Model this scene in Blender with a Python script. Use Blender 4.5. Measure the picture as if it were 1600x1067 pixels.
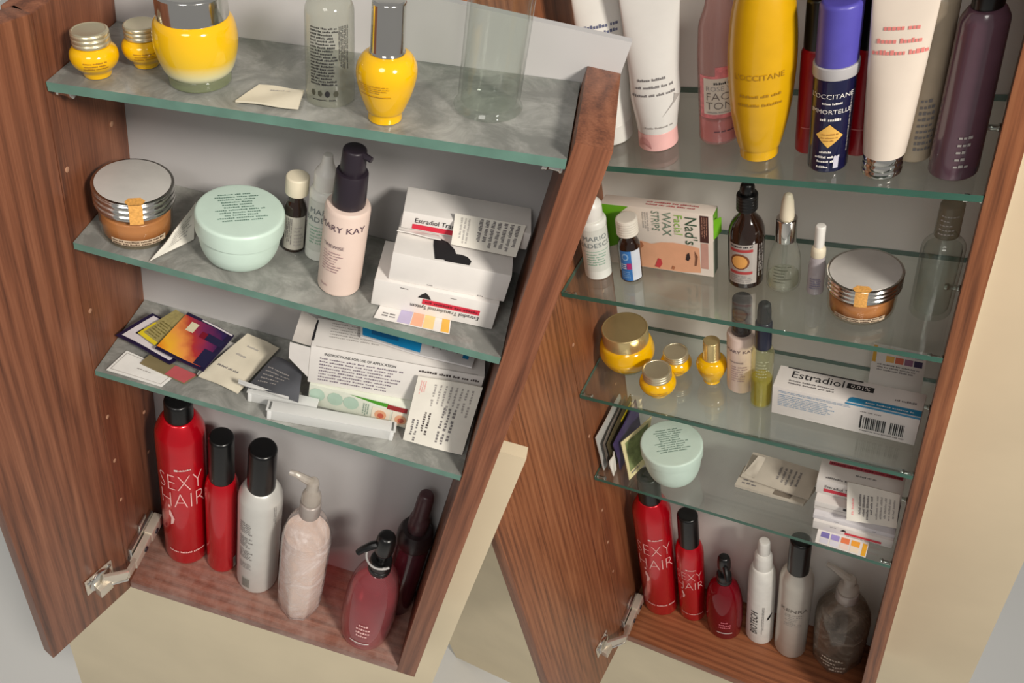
import bpy, bmesh, math, random
from mathutils import Matrix, Vector

for o in list(bpy.data.objects):
    bpy.data.objects.remove(o)
SC = bpy.context.scene
COL = SC.collection
PI = math.pi

# ------------------------------------------------------------------ camera
# world: the left cabinet stands upright, its front lower left inside corner at (0, 0, 1.5)
UP = 1.5
cam_d = bpy.data.cameras.new('camera')
cam = bpy.data.objects.new('camera', cam_d)
COL.objects.link(cam)
cam_d.sensor_width = 36.0
cam_d.lens = 1300.0 / 1600.0 * 36.0
cam_d.shift_x = 0.15
cam_d.clip_start = 0.02
cam_d.clip_end = 50
cam.matrix_world = Matrix((
    (0.958526, -0.262324, 0.111419, 0.27447),
    (0.263269, 0.665221, -0.698692, -0.39916),
    (0.109165, 0.699047, 0.706694, 0.8622 + UP),
    (0, 0, 0, 1)))
SC.camera = cam

# ------------------------------------------------------------------ light
SC.view_settings.view_transform = 'Standard'
SC.view_settings.look = 'None'
SC.view_settings.exposure = 0.0
SC.view_settings.gamma = 1.0
SC.view_settings.use_curve_mapping = False
SC.cycles.transparent_max_bounces = 40
SC.cycles.max_bounces = 14
world = bpy.data.worlds.new('world')
SC.world = world
world.use_nodes = True
world.node_tree.nodes['Background'].inputs[0].default_value = (1.0, 0.97, 0.93, 1)
world.node_tree.nodes['Background'].inputs[1].default_value = 0.29


def area(name, loc, target, size, power, color):
    d = bpy.data.lights.new(name, 'AREA')
    d.shape = 'DISK'
    d.size = size
    d.energy = power
    d.color = color
    o = bpy.data.objects.new(name, d)
    COL.objects.link(o)
    o.location = loc
    v = Vector(target) - Vector(loc)
    o.rotation_euler = v.to_track_quat('-Z', 'Y').to_euler()
    return o


area('vanity_light', (1.15, -0.95, UP + 1.55), (0.3, 0.2, UP + 0.2), 0.30, 30, (1.0, 0.93, 0.83))
area('ceiling_light', (-0.1, -1.3, UP + 1.7), (0.3, 0.2, UP + 0.2), 0.6, 8, (1.0, 0.96, 0.9))

# ------------------------------------------------------------------ frames of reference
LW, LD, LT = 0.3068, 0.0919, 0.0202
RW, RD_, RT = 0.3423, 0.1318, 0.0151
ML = Matrix.Translation((0, 0, UP))
MR = Matrix.Translation((0, 0, UP)) @ Matrix((
    (0.88428, 0.259666, -0.388101, 0.67492),
    (-0.311553, 0.947173, -0.076143, 0.37539),
    (0.347827, 0.188246, 0.918466, -0.43155),
    (0, 0, 0, 1)))
LCAM, RCAM = (0.274, -0.399), (0.337, -0.594)
tilt = Matrix.Rotation(-0.1011, 4, 'Y')
FR = {
    'L0': ML, 'L3': ML @ Matrix.Translation((0, 0, 0.3457)), 'L2': ML @ Matrix.Translation((0, 0, 0.4783)),
    'L1': ML @ Matrix.Translation((0, 0, 0.6001)) @ tilt,
    'R0': MR, 'RD': MR @ Matrix.Translation((0, 0, 0.4508)), 'RC': MR @ Matrix.Translation((0, 0, 0.6198)),
    'RB': MR @ Matrix.Translation((0, 0, 0.7888)), 'RA': MR @ Matrix.Translation((0, 0, 0.9577)),
}


# ------------------------------------------------------------------ materials
def lin(c):
    r = []
    for v in c[:3]:
        v = v / 255.0
        r.append(v / 12.92 if v <= 0.04045 else ((v + 0.055) / 1.055) ** 2.4)
    return (*r, 1.0)


MATS = {}


def newmat(name):
    m = bpy.data.materials.new(name)
    m.use_nodes = True
    nt = m.node_tree
    return m, nt, nt.nodes['Principled BSDF']


def pm(name, col, rough=0.4, metal=0.0, var=0.06, spec=0.5, coat=0.0, scale=60, trans=0.0, sss=0.0):
    """plain procedural material: a colour with a faint noise in it"""
    if name in MATS:
        return MATS[name]
    m, nt, b = newmat(name)
    c = lin(col)
    tc = nt.nodes.new('ShaderNodeTexCoord')
    n = nt.nodes.new('ShaderNodeTexNoise')
    n.inputs['Scale'].default_value = scale
    n.inputs['Detail'].default_value = 3
    r = nt.nodes.new('ShaderNodeValToRGB')
    r.color_ramp.elements[0].position = 0.3
    r.color_ramp.elements[1].position = 0.7
    r.color_ramp.elements[0].color = (*[x * (1 - var) for x in c[:3]], 1)
    r.color_ramp.elements[1].color = (*[min(1, x * (1 + var)) for x in c[:3]], 1)
    nt.links.new(tc.outputs['Object'], n.inputs['Vector'])
    nt.links.new(n.outputs['Fac'], r.inputs[0])
    nt.links.new(r.outputs[0], b.inputs['Base Color'])
    b.inputs['Roughness'].default_value = rough
    b.inputs['Metallic'].default_value = metal
    b.inputs['Specular IOR Level'].default_value = spec
    b.inputs['Coat Weight'].default_value = coat
    b.inputs['Transmission Weight'].default_value = trans
    b.inputs['Subsurface Weight'].default_value = sss
    b.inputs['Subsurface Radius'].default_value = (0.004, 0.003, 0.002)
    MATS[name] = m
    return m


def clear(name, tint, dens=0.0, col=(200, 200, 200), rough=0.03, ior=1.5, dust=None):
    """thin clear wall: transparent with mirror reflection by Fresnel; dens mixes in a milky diffuse"""
    if name in MATS:
        return MATS[name]
    m, nt, b = newmat(name)
    nt.nodes.remove(b)
    out = nt.nodes['Material Output']
    t = nt.nodes.new('ShaderNodeBsdfTransparent')
    t.inputs[0].default_value = lin(tint)
    g = nt.nodes.new('ShaderNodeBsdfGlossy')
    g.inputs['Roughness'].default_value = rough
    d = nt.nodes.new('ShaderNodeBsdfDiffuse')
    d.inputs[0].default_value = lin(col)
    lw = nt.nodes.new('ShaderNodeLayerWeight')
    lw.inputs[0].default_value = 0.5
    pw = nt.nodes.new('ShaderNodeMath'); pw.operation = 'POWER'; pw.inputs[1].default_value = 5.0
    f = nt.nodes.new('ShaderNodeMath'); f.operation = 'MULTIPLY_ADD'
    r0 = ((ior - 1) / (ior + 1)) ** 2
    f.inputs[1].default_value = 1 - r0
    f.inputs[2].default_value = r0
    nt.links.new(lw.outputs['Facing'], pw.inputs[0])
    nt.links.new(pw.outputs[0], f.inputs[0])
    mx = nt.nodes.new('ShaderNodeMixShader')
    my = nt.nodes.new('ShaderNodeMixShader')
    mx.inputs[0].default_value = dens
    if dust:
        lo, hi, sc = dust
        tc = nt.nodes.new('ShaderNodeTexCoord')
        n = nt.nodes.new('ShaderNodeTexNoise')
        n.inputs['Scale'].default_value = sc
        n.inputs['Detail'].default_value = 6
        n.inputs['Roughness'].default_value = 0.65
        n.inputs['Distortion'].default_value = 0.6
        r = nt.nodes.new('ShaderNodeMapRange')
        r.inputs[1].default_value = 0.38
        r.inputs[2].default_value = 0.66
        r.inputs[3].default_value = lo
        r.inputs[4].default_value = hi
        nt.links.new(tc.outputs['Object'], n.inputs['Vector'])
        nt.links.new(n.outputs['Fac'], r.inputs[0])
        nt.links.new(r.outputs[0], mx.inputs[0])
        cr = nt.nodes.new('ShaderNodeValToRGB')
        c = lin(col)
        cr.color_ramp.elements[0].position = 0.42
        cr.color_ramp.elements[1].position = 0.68
        cr.color_ramp.elements[0].color = (*[x * 0.74 for x in c[:3]], 1)
        cr.color_ramp.elements[1].color = (*[min(1, x * 1.15) for x in c[:3]], 1)
        nt.links.new(n.outputs['Fac'], cr.inputs[0])
        nt.links.new(cr.outputs[0], d.inputs[0])
    nt.links.new(t.outputs[0], mx.inputs[1])
    nt.links.new(d.outputs[0], mx.inputs[2])
    nt.links.new(f.outputs[0], my.inputs[0])
    nt.links.new(mx.outputs[0], my.inputs[1])
    nt.links.new(g.outputs[0], my.inputs[2])
    nt.links.new(my.outputs[0], out.inputs[0])
    MATS[name] = m
    return m


def wood(name, dark, mid, light, along='Z', grain=1.0, rough=0.42, dust=0.0, dustcol=(190, 170, 160)):
    if name in MATS:
        return MATS[name]
    m, nt, b = newmat(name)
    L = nt.links.new
    tc = nt.nodes.new('ShaderNodeTexCoord')
    mp = nt.nodes.new('ShaderNodeMapping')
    s = {'Z': (26, 26, 1.9), 'X': (1.9, 26, 26), 'Y': (26, 1.9, 26)}[along]
    mp.inputs['Scale'].default_value = [x * grain for x in s]
    L(tc.outputs['Object'], mp.inputs[0])
    n1 = nt.nodes.new('ShaderNodeTexNoise')
    n1.inputs['Scale'].default_value = 1.6
    n1.inputs['Detail'].default_value = 5
    n1.inputs['Distortion'].default_value = 1.4
    L(mp.outputs[0], n1.inputs['Vector'])
    w = nt.nodes.new('ShaderNodeTexWave')
    w.bands_direction = 'X' if along != 'X' else 'Y'
    w.inputs['Scale'].default_value = 1.1
    w.inputs['Distortion'].default_value = 7.0
    w.inputs['Detail'].default_value = 3
    w.inputs['Detail Scale'].default_value = 0.8
    L(mp.outputs[0], w.inputs['Vector'])
    mp2 = nt.nodes.new('ShaderNodeMapping')
    s2 = {'Z': (700, 700, 16), 'X': (16, 700, 700), 'Y': (700, 16, 700)}[along]
    mp2.inputs['Scale'].default_value = s2
    L(tc.outputs['Object'], mp2.inputs[0])
    n2 = nt.nodes.new('ShaderNodeTexNoise')
    n2.inputs['Scale'].default_value = 1.0
    n2.inputs['Detail'].default_value = 2
    L(mp2.outputs[0], n2.inputs['Vector'])
    a1 = nt.nodes.new('ShaderNodeMath'); a1.operation = 'MULTIPLY'; a1.inputs[1].default_value = 0.16
    L(w.outputs['Fac'], a1.inputs[0])
    a2 = nt.nodes.new('ShaderNodeMath'); a2.operation = 'MULTIPLY_ADD'; a2.inputs[1].default_value = 0.62
    L(n1.outputs['Fac'], a2.inputs[0]); L(a1.outputs[0], a2.inputs[2])
    a3 = nt.nodes.new('ShaderNodeMath'); a3.operation = 'MULTIPLY_ADD'; a3.inputs[1].default_value = 0.42
    L(n2.outputs['Fac'], a3.inputs[0]); L(a2.outputs[0], a3.inputs[2])
    r = nt.nodes.new('ShaderNodeValToRGB')
    r.color_ramp.elements[0].position = 0.32
    r.color_ramp.elements[0].color = lin(dark)
    r.color_ramp.elements[1].position = 0.88
    r.color_ramp.elements[1].color = lin(light)
    e = r.color_ramp.elements.new(0.6)
    e.color = lin(mid)
    L(a3.outputs[0], r.inputs[0])
    col = r.outputs[0]
    if dust:
        nd = nt.nodes.new('ShaderNodeTexNoise')
        nd.inputs['Scale'].default_value = 28
        nd.inputs['Detail'].default_value = 7
        nd.inputs['Roughness'].default_value = 0.7
        L(tc.outputs['Object'], nd.inputs['Vector'])
        mr = nt.nodes.new('ShaderNodeMapRange')
        mr.inputs[1].default_value = 0.36; mr.inputs[2].default_value = 0.72
        mr.inputs[3].default_value = 0.0; mr.inputs[4].default_value = dust
        L(nd.outputs['Fac'], mr.inputs[0])
        mixn = nt.nodes.new('ShaderNodeMix'); mixn.data_type = 'RGBA'
        L(mr.outputs[0], mixn.inputs[0])
        L(col, mixn.inputs[6])
        mixn.inputs[7].default_value = lin(dustcol)
        col = mixn.outputs[2]
    L(col, b.inputs['Base Color'])
    bp = nt.nodes.new('ShaderNodeBump')
    bp.inputs['Strength'].default_value = 0.12
    bp.inputs['Distance'].default_value = 0.0006
    L(a3.outputs[0], bp.inputs['Height'])
    L(bp.outputs[0], b.inputs['Normal'])
    b.inputs['Roughness'].default_value = rough
    MATS[name] = m
    return m


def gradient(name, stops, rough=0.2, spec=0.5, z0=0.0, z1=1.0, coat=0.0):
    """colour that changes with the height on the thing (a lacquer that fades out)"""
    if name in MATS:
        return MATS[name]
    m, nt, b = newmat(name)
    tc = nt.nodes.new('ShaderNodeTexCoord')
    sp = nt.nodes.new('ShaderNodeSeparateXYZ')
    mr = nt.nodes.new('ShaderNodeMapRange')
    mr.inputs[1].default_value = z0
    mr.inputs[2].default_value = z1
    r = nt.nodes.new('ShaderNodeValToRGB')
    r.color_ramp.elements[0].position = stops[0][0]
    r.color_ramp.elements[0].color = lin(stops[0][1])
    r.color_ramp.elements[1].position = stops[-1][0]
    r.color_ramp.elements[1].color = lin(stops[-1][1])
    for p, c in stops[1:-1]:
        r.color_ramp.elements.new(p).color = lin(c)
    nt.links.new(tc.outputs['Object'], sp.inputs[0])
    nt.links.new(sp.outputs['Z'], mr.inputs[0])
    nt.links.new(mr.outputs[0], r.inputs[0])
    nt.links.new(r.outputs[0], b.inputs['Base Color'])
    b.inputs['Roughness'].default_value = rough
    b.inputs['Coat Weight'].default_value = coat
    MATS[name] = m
    return m


WHITE = pm('white_plastic', (232, 230, 224), 0.35)
OFFW = pm('ivory_plastic', (226, 216, 192), 0.4)
BLACK = pm('black_plastic', (14, 14, 15), 0.28)
BLACKM = pm('dark_plum_plastic', (38, 30, 40), 0.4)
NAVYC = pm('navy_cap', (22, 27, 52), 0.3)
SILVER = pm('silver_metal', (205, 204, 200), 0.22, 1.0, var=0.03)
NICKEL = pm('satin_nickel', (214, 204, 188), 0.34, 0.55, var=0.06)
CHROME = pm('chrome', (215, 213, 208), 0.12, 1.0, var=0.02)
GOLD = pm('gold_metal', (226, 204, 148), 0.26, 0.75, var=0.04)
PALEGOLD = pm('pale_gold_metal', (216, 206, 176), 0.3, 0.75, var=0.04)
RED = pm('red_lacquer', (200, 6, 26), 0.22, 0.0, var=0.05, coat=0.5)
REDM = pm('red_metallic', (205, 8, 30), 0.25, 0.45, var=0.04, coat=0.4)
DRED = pm('deep_red', (150, 8, 22), 0.3)
ALU = pm('brushed_aluminium', (214, 213, 208), 0.36, 0.25, var=0.03)
MINT = pm('mint_plastic', (204, 226, 214), 0.42, var=0.03)
YEL = pm('yellow_glass_lacquer', (238, 184, 4), 0.12, coat=0.6, var=0.03)
YEL2 = pm('mustard_plastic', (214, 164, 14), 0.25, coat=0.3, var=0.04)
PINKB = pm('pale_pink_plastic', (226, 204, 192), 0.34, var=0.02)
CARD = pm('white_cardboard', (226, 222, 218), 0.6, var=0.03)
CARDG = pm('greyish_cardboard', (196, 190, 184), 0.65, var=0.05)
PAPER = pm('white_paper', (222, 218, 208), 0.8, var=0.05)
PAPERC = pm('cream_paper', (216, 208, 188), 0.7, var=0.06)
INK = pm('black_ink', (28, 27, 30), 0.6)
GREY = pm('grey_ink', (120, 116, 116), 0.6)
LGREY = pm('light_grey_ink', (165, 160, 156), 0.6)
REDINK = pm('red_ink', (206, 44, 66), 0.55)
PINKINK = pm('pink_ink', (226, 150, 150), 0.55)
WINK = pm('white_ink', (240, 236, 230), 0.5)
GREENINK = pm('green_ink', (70, 150, 30), 0.5)
BLUEINK = pm('blue_ink', (36, 110, 178), 0.5)
CYAN = pm('cyan_print', (20, 140, 200), 0.4)
AMBER = pm('amber_glass', (34, 18, 10), 0.08, coat=0.5)
FOIL = pm('silver_foil', (222, 220, 214), 0.38, 0.3, var=0.08)
DGREY = pm('dark_grey_foil', (92, 94, 100), 0.4, 0.3, var=0.12)
GLASS = clear('clear_glass', (246, 248, 246))
CLEARP = clear('clear_plastic', (244, 243, 238), 0.42, (214, 204, 194), rough=0.08)
EDGE_R = pm('green_glass_edge', (52, 96, 82), 0.15, var=0.15, scale=25)
EDGE_L = pm('dusty_green_glass_edge', (96, 130, 118), 0.35, var=0.16, scale=40)
SHELF_R = clear('clean_shelf_glass', (248, 252, 250), 0.03, (170, 178, 176), rough=0.015, ior=1.9)
SHELF_L = clear('dusty_shelf_glass', (226, 236, 232), 0.6, (168, 168, 163), rough=0.12, dust=(0.62, 0.86, 34))


# ------------------------------------------------------------------ mesh helpers
def finish(me, sharp=35):
    me.polygons.foreach_set('use_smooth', [True] * len(me.polygons))
    me.set_sharp_from_angle(angle=math.radians(sharp))
    me.update()
    return me


def add(name, me, mat, parent, loc=None, rot=None):
    o = bpy.data.objects.new(name, me)
    COL.objects.link(o)
    for mm in (mat if isinstance(mat, (list, tuple)) else [mat]):
        me.materials.append(mm)
    o.parent = parent
    if loc:
        o.location = loc
    if rot:
        o.rotation_euler = rot
    return o


def pydata(verts, faces, sharp=35, name='mesh'):
    me = bpy.data.meshes.new(name)
    me.from_pydata(verts, [], faces)
    return finish(me, sharp)


def thing(name, label, cat, frame, x, y, z=0.0, rot=0.0, group=None):
    o = bpy.data.objects.new(name, None)
    o.empty_display_size = 0.01
    COL.objects.link(o)
    o.matrix_world = FR[frame] @ Matrix.Translation((x, y, z + 0.0004)) @ Matrix.Rotation(rot, 4, 'Z')
    o['label'] = label
    o['category'] = cat
    if group:
        o['group'] = group
    o['frame'] = frame
    o['face'] = math.atan2((LCAM if frame[0] == 'L' else RCAM)[1] - y, (LCAM if frame[0] == 'L' else RCAM)[0] - x) - rot
    return o


def spline(pts, n=5):
    out = []
    P = [pts[0]] + list(pts) + [pts[-1]]
    for i in range(1, len(P) - 2):
        a, b, c, d = P[i - 1:i + 3]
        for k in range(n):
            t = k / n
            q = []
            for j in (0, 1):
                q.append(0.5 * (2 * b[j] + (c[j] - a[j]) * t + (2 * a[j] - 5 * b[j] + 4 * c[j] - d[j]) * t * t
                                + (3 * b[j] - a[j] - 3 * c[j] + d[j]) * t ** 3))
            out.append((max(q[0], 0.0002), q[1]))
    out.append(tuple(pts[-1]))
    return out


def soften(pts, rad):
    """round the corners of a lathe profile"""
    if rad <= 0 or len(pts) < 3:
        return list(pts)
    out = [pts[0]]
    for i in range(1, len(pts) - 1):
        a, b, c = Vector(pts[i - 1]), Vector(pts[i]), Vector(pts[i + 1])
        u, v = a - b, c - b
        if u.length < 1e-6 or v.length < 1e-6:
            continue
        ang = u.angle(v)
        if ang > math.radians(165):
            out.append(tuple(b))
            continue
        r = min(rad, u.length * 0.45, v.length * 0.45)
        p, q = b + u.normalized() * r, b + v.normalized() * r
        m = (p + q) * 0.25 + b * 0.5
        out += [tuple(p), tuple(m), tuple(q)]
    out.append(pts[-1])
    return out


def lathe(pts, seg=36, rmod=None, axis_top=True):
    """closed solid of revolution about z; pts = [(r, z)] from the bottom up"""
    vs, fs = [], []
    for r, z in pts:
        for k in range(seg):
            a = 2 * PI * k / seg
            rr = r * (rmod(a, z) if rmod else 1.0)
            vs.append((rr * math.cos(a), rr * math.sin(a), z))
    n = len(pts)
    for i in range(n - 1):
        for k in range(seg):
            k2 = (k + 1) % seg
            fs.append((i * seg + k, i * seg + k2, (i + 1) * seg + k2, (i + 1) * seg + k))
    fs.append(tuple(range(seg - 1, -1, -1)))
    if axis_top:
        fs.append(tuple((n - 1) * seg + k for k in range(seg)))
    return pydata(vs, fs)


def solid(pts, rad=0.0008, seg=36, **kw):
    """lathe with rounded corners, closed to the axis at both ends"""
    p = [(0.0004, pts[0][1])] + list(pts) + [(0.0004, pts[-1][1])]
    return lathe(soften(p, rad), seg, **kw)


def box_me(lx, ly, lz, bev=0.0006, o=(0, 0, 0)):
    bm = bmesh.new()
    bmesh.ops.create_cube(bm, size=1.0)
    for v in bm.verts:
        v.co = Vector(((v.co.x + 0.5) * lx + o[0], (v.co.y + 0.5) * ly + o[1], (v.co.z + 0.5) * lz + o[2]))
    if bev > 0:
        bmesh.ops.bevel(bm, geom=list(bm.edges), offset=bev, segments=2, affect='EDGES', profile=0.6)
    me = bpy.data.meshes.new('box')
    bm.to_mesh(me)
    bm.free()
    return finish(me)


def tube_me(path, r, seg=10, r_end=None):
    vs, fs = [], []
    n = len(path)
    P = [Vector(p) for p in path]
    for i, p in enumerate(P):
        t = (P[min(i + 1, n - 1)] - P[max(i - 1, 0)]).normalized()
        up = Vector((0, 0, 1)) if abs(t.z) < 0.9 else Vector((1, 0, 0))
        a = t.cross(up).normalized()
        b = t.cross(a).normalized()
        rr = r if r_end is None else r + (r_end - r) * i / (n - 1)
        for k in range(seg):
            q = 2 * PI * k / seg
            vs.append(tuple(p + a * rr * math.cos(q) + b * rr * math.sin(q)))
    for i in range(n - 1):
        for k in range(seg):
            k2 = (k + 1) % seg
            fs.append((i * seg + k, i * seg + k2, (i + 1) * seg + k2, (i + 1) * seg + k))
    fs.append(tuple(range(seg - 1, -1, -1)))
    fs.append(tuple((n - 1) * seg + k for k in range(seg)))
    me = pydata(vs, fs)
    bm = bmesh.new(); bm.from_mesh(me)
    bmesh.ops.recalc_face_normals(bm, faces=bm.faces)
    bm.to_mesh(me); bm.free()
    return finish(me)


# mappers: (u, v, off) in metres on a surface -> point in the thing's space
def on_lathe(pts, a0):
    zs = sorted(pts, key=lambda q: q[1])

    def rad(z):
        for i in range(len(zs) - 1):
            if zs[i][1] <= z <= zs[i + 1][1] and zs[i + 1][1] > zs[i][1]:
                t = (z - zs[i][1]) / (zs[i + 1][1] - zs[i][1])
                return zs[i][0] + (zs[i + 1][0] - zs[i][0]) * t
        return zs[0][0] if z < zs[0][1] else zs[-1][0]
    rref = max(q[0] for q in pts)

    def f(u, v, off=0.0):
        a = a0 + u / rref
        r = rad(v) + off
        return (r * math.cos(a), r * math.sin(a), v)
    return f


def on_plane(o, ux, uy):
    o, ux, uy = Vector(o), Vector(ux).normalized(), Vector(uy).normalized()
    n = ux.cross(uy)

    def f(u, v, off=0.0):
        return tuple(o + ux * u + uy * v + n * off)
    f.flat = True
    return f


def decal(name, mp, u0, v0, u1, v1, mat, parent, off=0.00025, nu=12, nv=4, poly=None, label=None):
    vs, fs = [], []
    if poly:
        if getattr(mp, 'flat', False):
            vs = [mp(u, v, off) for u, v in poly]
            fs = [tuple(range(len(poly)))]
        else:
            cu_, cv_ = sum(p[0] for p in poly) / len(poly), sum(p[1] for p in poly) / len(poly)
            rim = []
            for i in range(len(poly)):
                a, b = poly[i], poly[(i + 1) % len(poly)]
                m = 4 if len(poly) < 7 else 1
                rim += [(a[0] + (b[0] - a[0]) * k / m, a[1] + (b[1] - a[1]) * k / m) for k in range(m)]
            n, K = len(rim), 4
            vs = [mp(cu_, cv_, off)]
            for k in range(1, K + 1):
                vs += [mp(cu_ + (u - cu_) * k / K, cv_ + (v - cv_) * k / K, off) for u, v in rim]
            for i in range(n):
                j = (i + 1) % n
                fs.append((0, 1 + i, 1 + j))
                for k in range(K - 1):
                    fs.append((1 + k * n + i, 1 + (k + 1) * n + i, 1 + (k + 1) * n + j, 1 + k * n + j))
    else:
        for j in range(nv + 1):
            for i in range(nu + 1):
                vs.append(mp(u0 + (u1 - u0) * i / nu, v0 + (v1 - v0) * j / nv, off))
        for j in range(nv):
            for i in range(nu):
                a = j * (nu + 1) + i
                fs.append((a, a + 1, a + nu + 2, a + nu + 1))
    o = add(name, pydata(vs, fs), mat, parent)
    if label:
        o['label'] = label
    return o


def lettering(mp, s, u, v, size, mat, parent, rot=0.0, off=0.0005, align='CENTER', thin=0.0, wide=1.0, name='lettering', sub=True):
    cu = bpy.data.curves.new('txt', 'FONT')
    cu.body = s
    cu.size = size
    cu.align_x = align
    cu.resolution_u = 2
    cu.offset = thin
    to = bpy.data.objects.new('txt', cu)
    me = bpy.data.meshes.new_from_object(to)
    bpy.data.objects.remove(to)
    bpy.data.curves.remove(cu)
    if sub:
        bm = bmesh.new(); bm.from_mesh(me)
        long = [e for e in bm.edges if e.calc_length() > size * 0.4]
        if long:
            bmesh.ops.subdivide_edges(bm, edges=long, cuts=2)
        bm.to_mesh(me); bm.free()
    c, sn = math.cos(rot), math.sin(rot)
    for w in me.vertices:
        x, y = w.co.x * wide, w.co.y
        w.co = mp(u + x * c - y * sn, v + x * sn + y * c, off)
    me.materials.clear()
    return add(name, me, mat, parent)


def small_print(mp, u0, v0, u1, v1, rows, mat, parent, seed=1, fill=0.5, off=0.0004, vert=False, ragged=0.3, center=False, name='printed_text'):
    """rows of word-sized dashes for print too small to read; v1 is the top row"""
    rng = random.Random(seed)
    vs, fs = [], []
    if vert:
        L, Wd = v1 - v0, u1 - u0
    else:
        L, Wd = u1 - u0, v1 - v0
    h = Wd / rows
    for k in range(rows):
        ln = L * (1 - rng.random() * ragged)
        p = (L - ln) / 2 if center else 0.0
        end = p + ln
        while p < end - h * 0.5:
            stop = min(p + h * rng.uniform(1.0, 4.5), end)
            while p < stop:
                w = h * rng.uniform(0.28, 0.46)
                c0 = k * h + h * (1 - fill) / 2 + (h * fill * 0.28 if rng.random() < 0.55 else 0.0)
                c1 = k * h + h * (1 + fill) / 2
                if vert:
                    q = [(u0 + c0, v1 - p), (u0 + c0, v1 - p - w), (u0 + c1, v1 - p - w), (u0 + c1, v1 - p)]
                else:
                    q = [(u0 + p, v1 - c1), (u0 + p + w, v1 - c1), (u0 + p + w, v1 - c0), (u0 + p, v1 - c0)]
                b = len(vs)
                vs += [mp(a, c, off) for a, c in q]
                fs.append((b, b + 1, b + 2, b + 3))
                p += w + h * 0.13
            p += h * 0.38
    return add(name, pydata(vs, fs), mat, parent)


def sheet(name, corners, mat, parent, th=0.0006, amp=0.0, seed=0, nu=10, nv=10, curl=0.0):
    """a bent sheet between four corners (u0v0, u1v0, u1v1, u0v1); returns object, mapper in 0..1 of the sheet"""
    rng = random.Random(seed)
    C = [Vector(c) for c in corners]
    ph = [rng.uniform(0, 6.28) for _ in range(4)]
    nrm = (C[1] - C[0]).cross(C[3] - C[0]).normalized()

    def f(u, v, off=0.0):
        p = C[0] * (1 - u) * (1 - v) + C[1] * u * (1 - v) + C[2] * u * v + C[3] * (1 - u) * v
        w = amp * (math.sin(3.1 * u + ph[0]) * math.sin(2.3 * v + ph[1]) + 0.5 * math.sin(7 * u + ph[2]) * math.cos(5 * v + ph[3]))
        w += curl * (2 * u - 1) ** 2
        return tuple(p + nrm * (w + off))
    vs, fs = [], []
    for s in (0, 1):
        for j in range(nv + 1):
            for i in range(nu + 1):
                vs.append(f(i / nu, j / nv, th if s else 0.0))
    N = (nu + 1) * (nv + 1)
    for j in range(nv):
        for i in range(nu):
            a = j * (nu + 1) + i
            fs.append((a, a + nu + 1, a + nu + 2, a + 1))
            fs.append((N + a, N + a + 1, N + a + nu + 2, N + a + nu + 1))
    rim = [i for i in range(nu + 1)] + [j * (nu + 1) + nu for j in range(1, nv + 1)] + \
          [nv * (nu + 1) + i for i in range(nu - 1, -1, -1)] + [j * (nu + 1) for j in range(nv - 1, 0, -1)]
    for i in range(len(rim)):
        a, b = rim[i], rim[(i + 1) % len(rim)]
        fs.append((a, b, N + b, N + a))
    o = add(name, pydata(vs, fs, 50), mat, parent)
    return o, (lambda u, v, off=0.0: f(u, v, th + off))


def sheet_thing(name, label, cat, frame, corners, mat, th=0.0006, amp=0.0, seed=0, group=None, part='sheet', curl=0.0):
    cx = sum(c[0] for c in corners) / 4
    cy = sum(c[1] for c in corners) / 4
    cz = min(c[2] for c in corners)
    t = thing(name, label, cat, frame, cx, cy, cz, 0, group)
    o, mp = sheet(part, [(c[0] - cx, c[1] - cy, c[2] - cz) for c in corners], mat, t, th, amp, seed, curl=curl)
    return t, mp

# ------------------------------------------------------------------ the setting
PAINT = pm('cream_wall_paint', (226, 212, 182), 0.75, var=0.04, scale=9)
ROOMW = pm('white_room_paint', (240, 240, 238), 0.8, var=0.01, scale=4)


def struct(name, me, mat, M=None):
    o = add(name, me, mat, None)
    o['kind'] = 'structure'
    if M is not None:
        o.matrix_world = M
    return o


struct('floor', box_me(6, 6, 0.05, 0, (-3, -3.5, -0.05)), ROOMW)
struct('wall_back', box_me(6, 0.08, 3.4, 0, (-3, 2.2, 0)), ROOMW)
# the cream wall each cabinet hangs on
struct('wall_left', box_me(0.5645, 0.014, 1.0, 0, (-0.20, LD + 0.0064, -0.73)), PAINT, ML)
struct('wall_right', box_me(1.10, 0.05, 2.15, 0, (-0.63, RD_ + 0.0064, -0.95)), PAINT, MR)

# ------------------------------------------------------------------ cabinets
WV_L = wood('red_brown_wood_upright', (66, 35, 23), (126, 76, 52), (156, 102, 74), 'Z')
WH_L = wood('red_brown_wood_level_dusty', (84, 48, 38), (132, 82, 66), (156, 106, 88), 'X', dust=0.5)
WV_R = wood('warm_brown_wood_upright', (78, 42, 25), (142, 86, 54), (172, 114, 76), 'Z')
WD_R = wood('oak_brown_door_wood', (82, 44, 25), (146, 89, 56), (176, 116, 78), 'Z', grain=1.15)
WH_R = wood('warm_brown_wood_level', (86, 48, 30), (148, 90, 58), (176, 116, 78), 'X')
BACKP = {'L0': pm('back_panel_shaded', (188, 186, 186), 0.55, var=0.03, scale=14), 'R0': pm('back_panel_lit', (232, 228, 222), 0.5, var=0.02, scale=14)}  # one white panel: tone darkened left, lightened right, in place of light
PEG = pm('raw_wood_hole', (186, 140, 112), 0.6)


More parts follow.
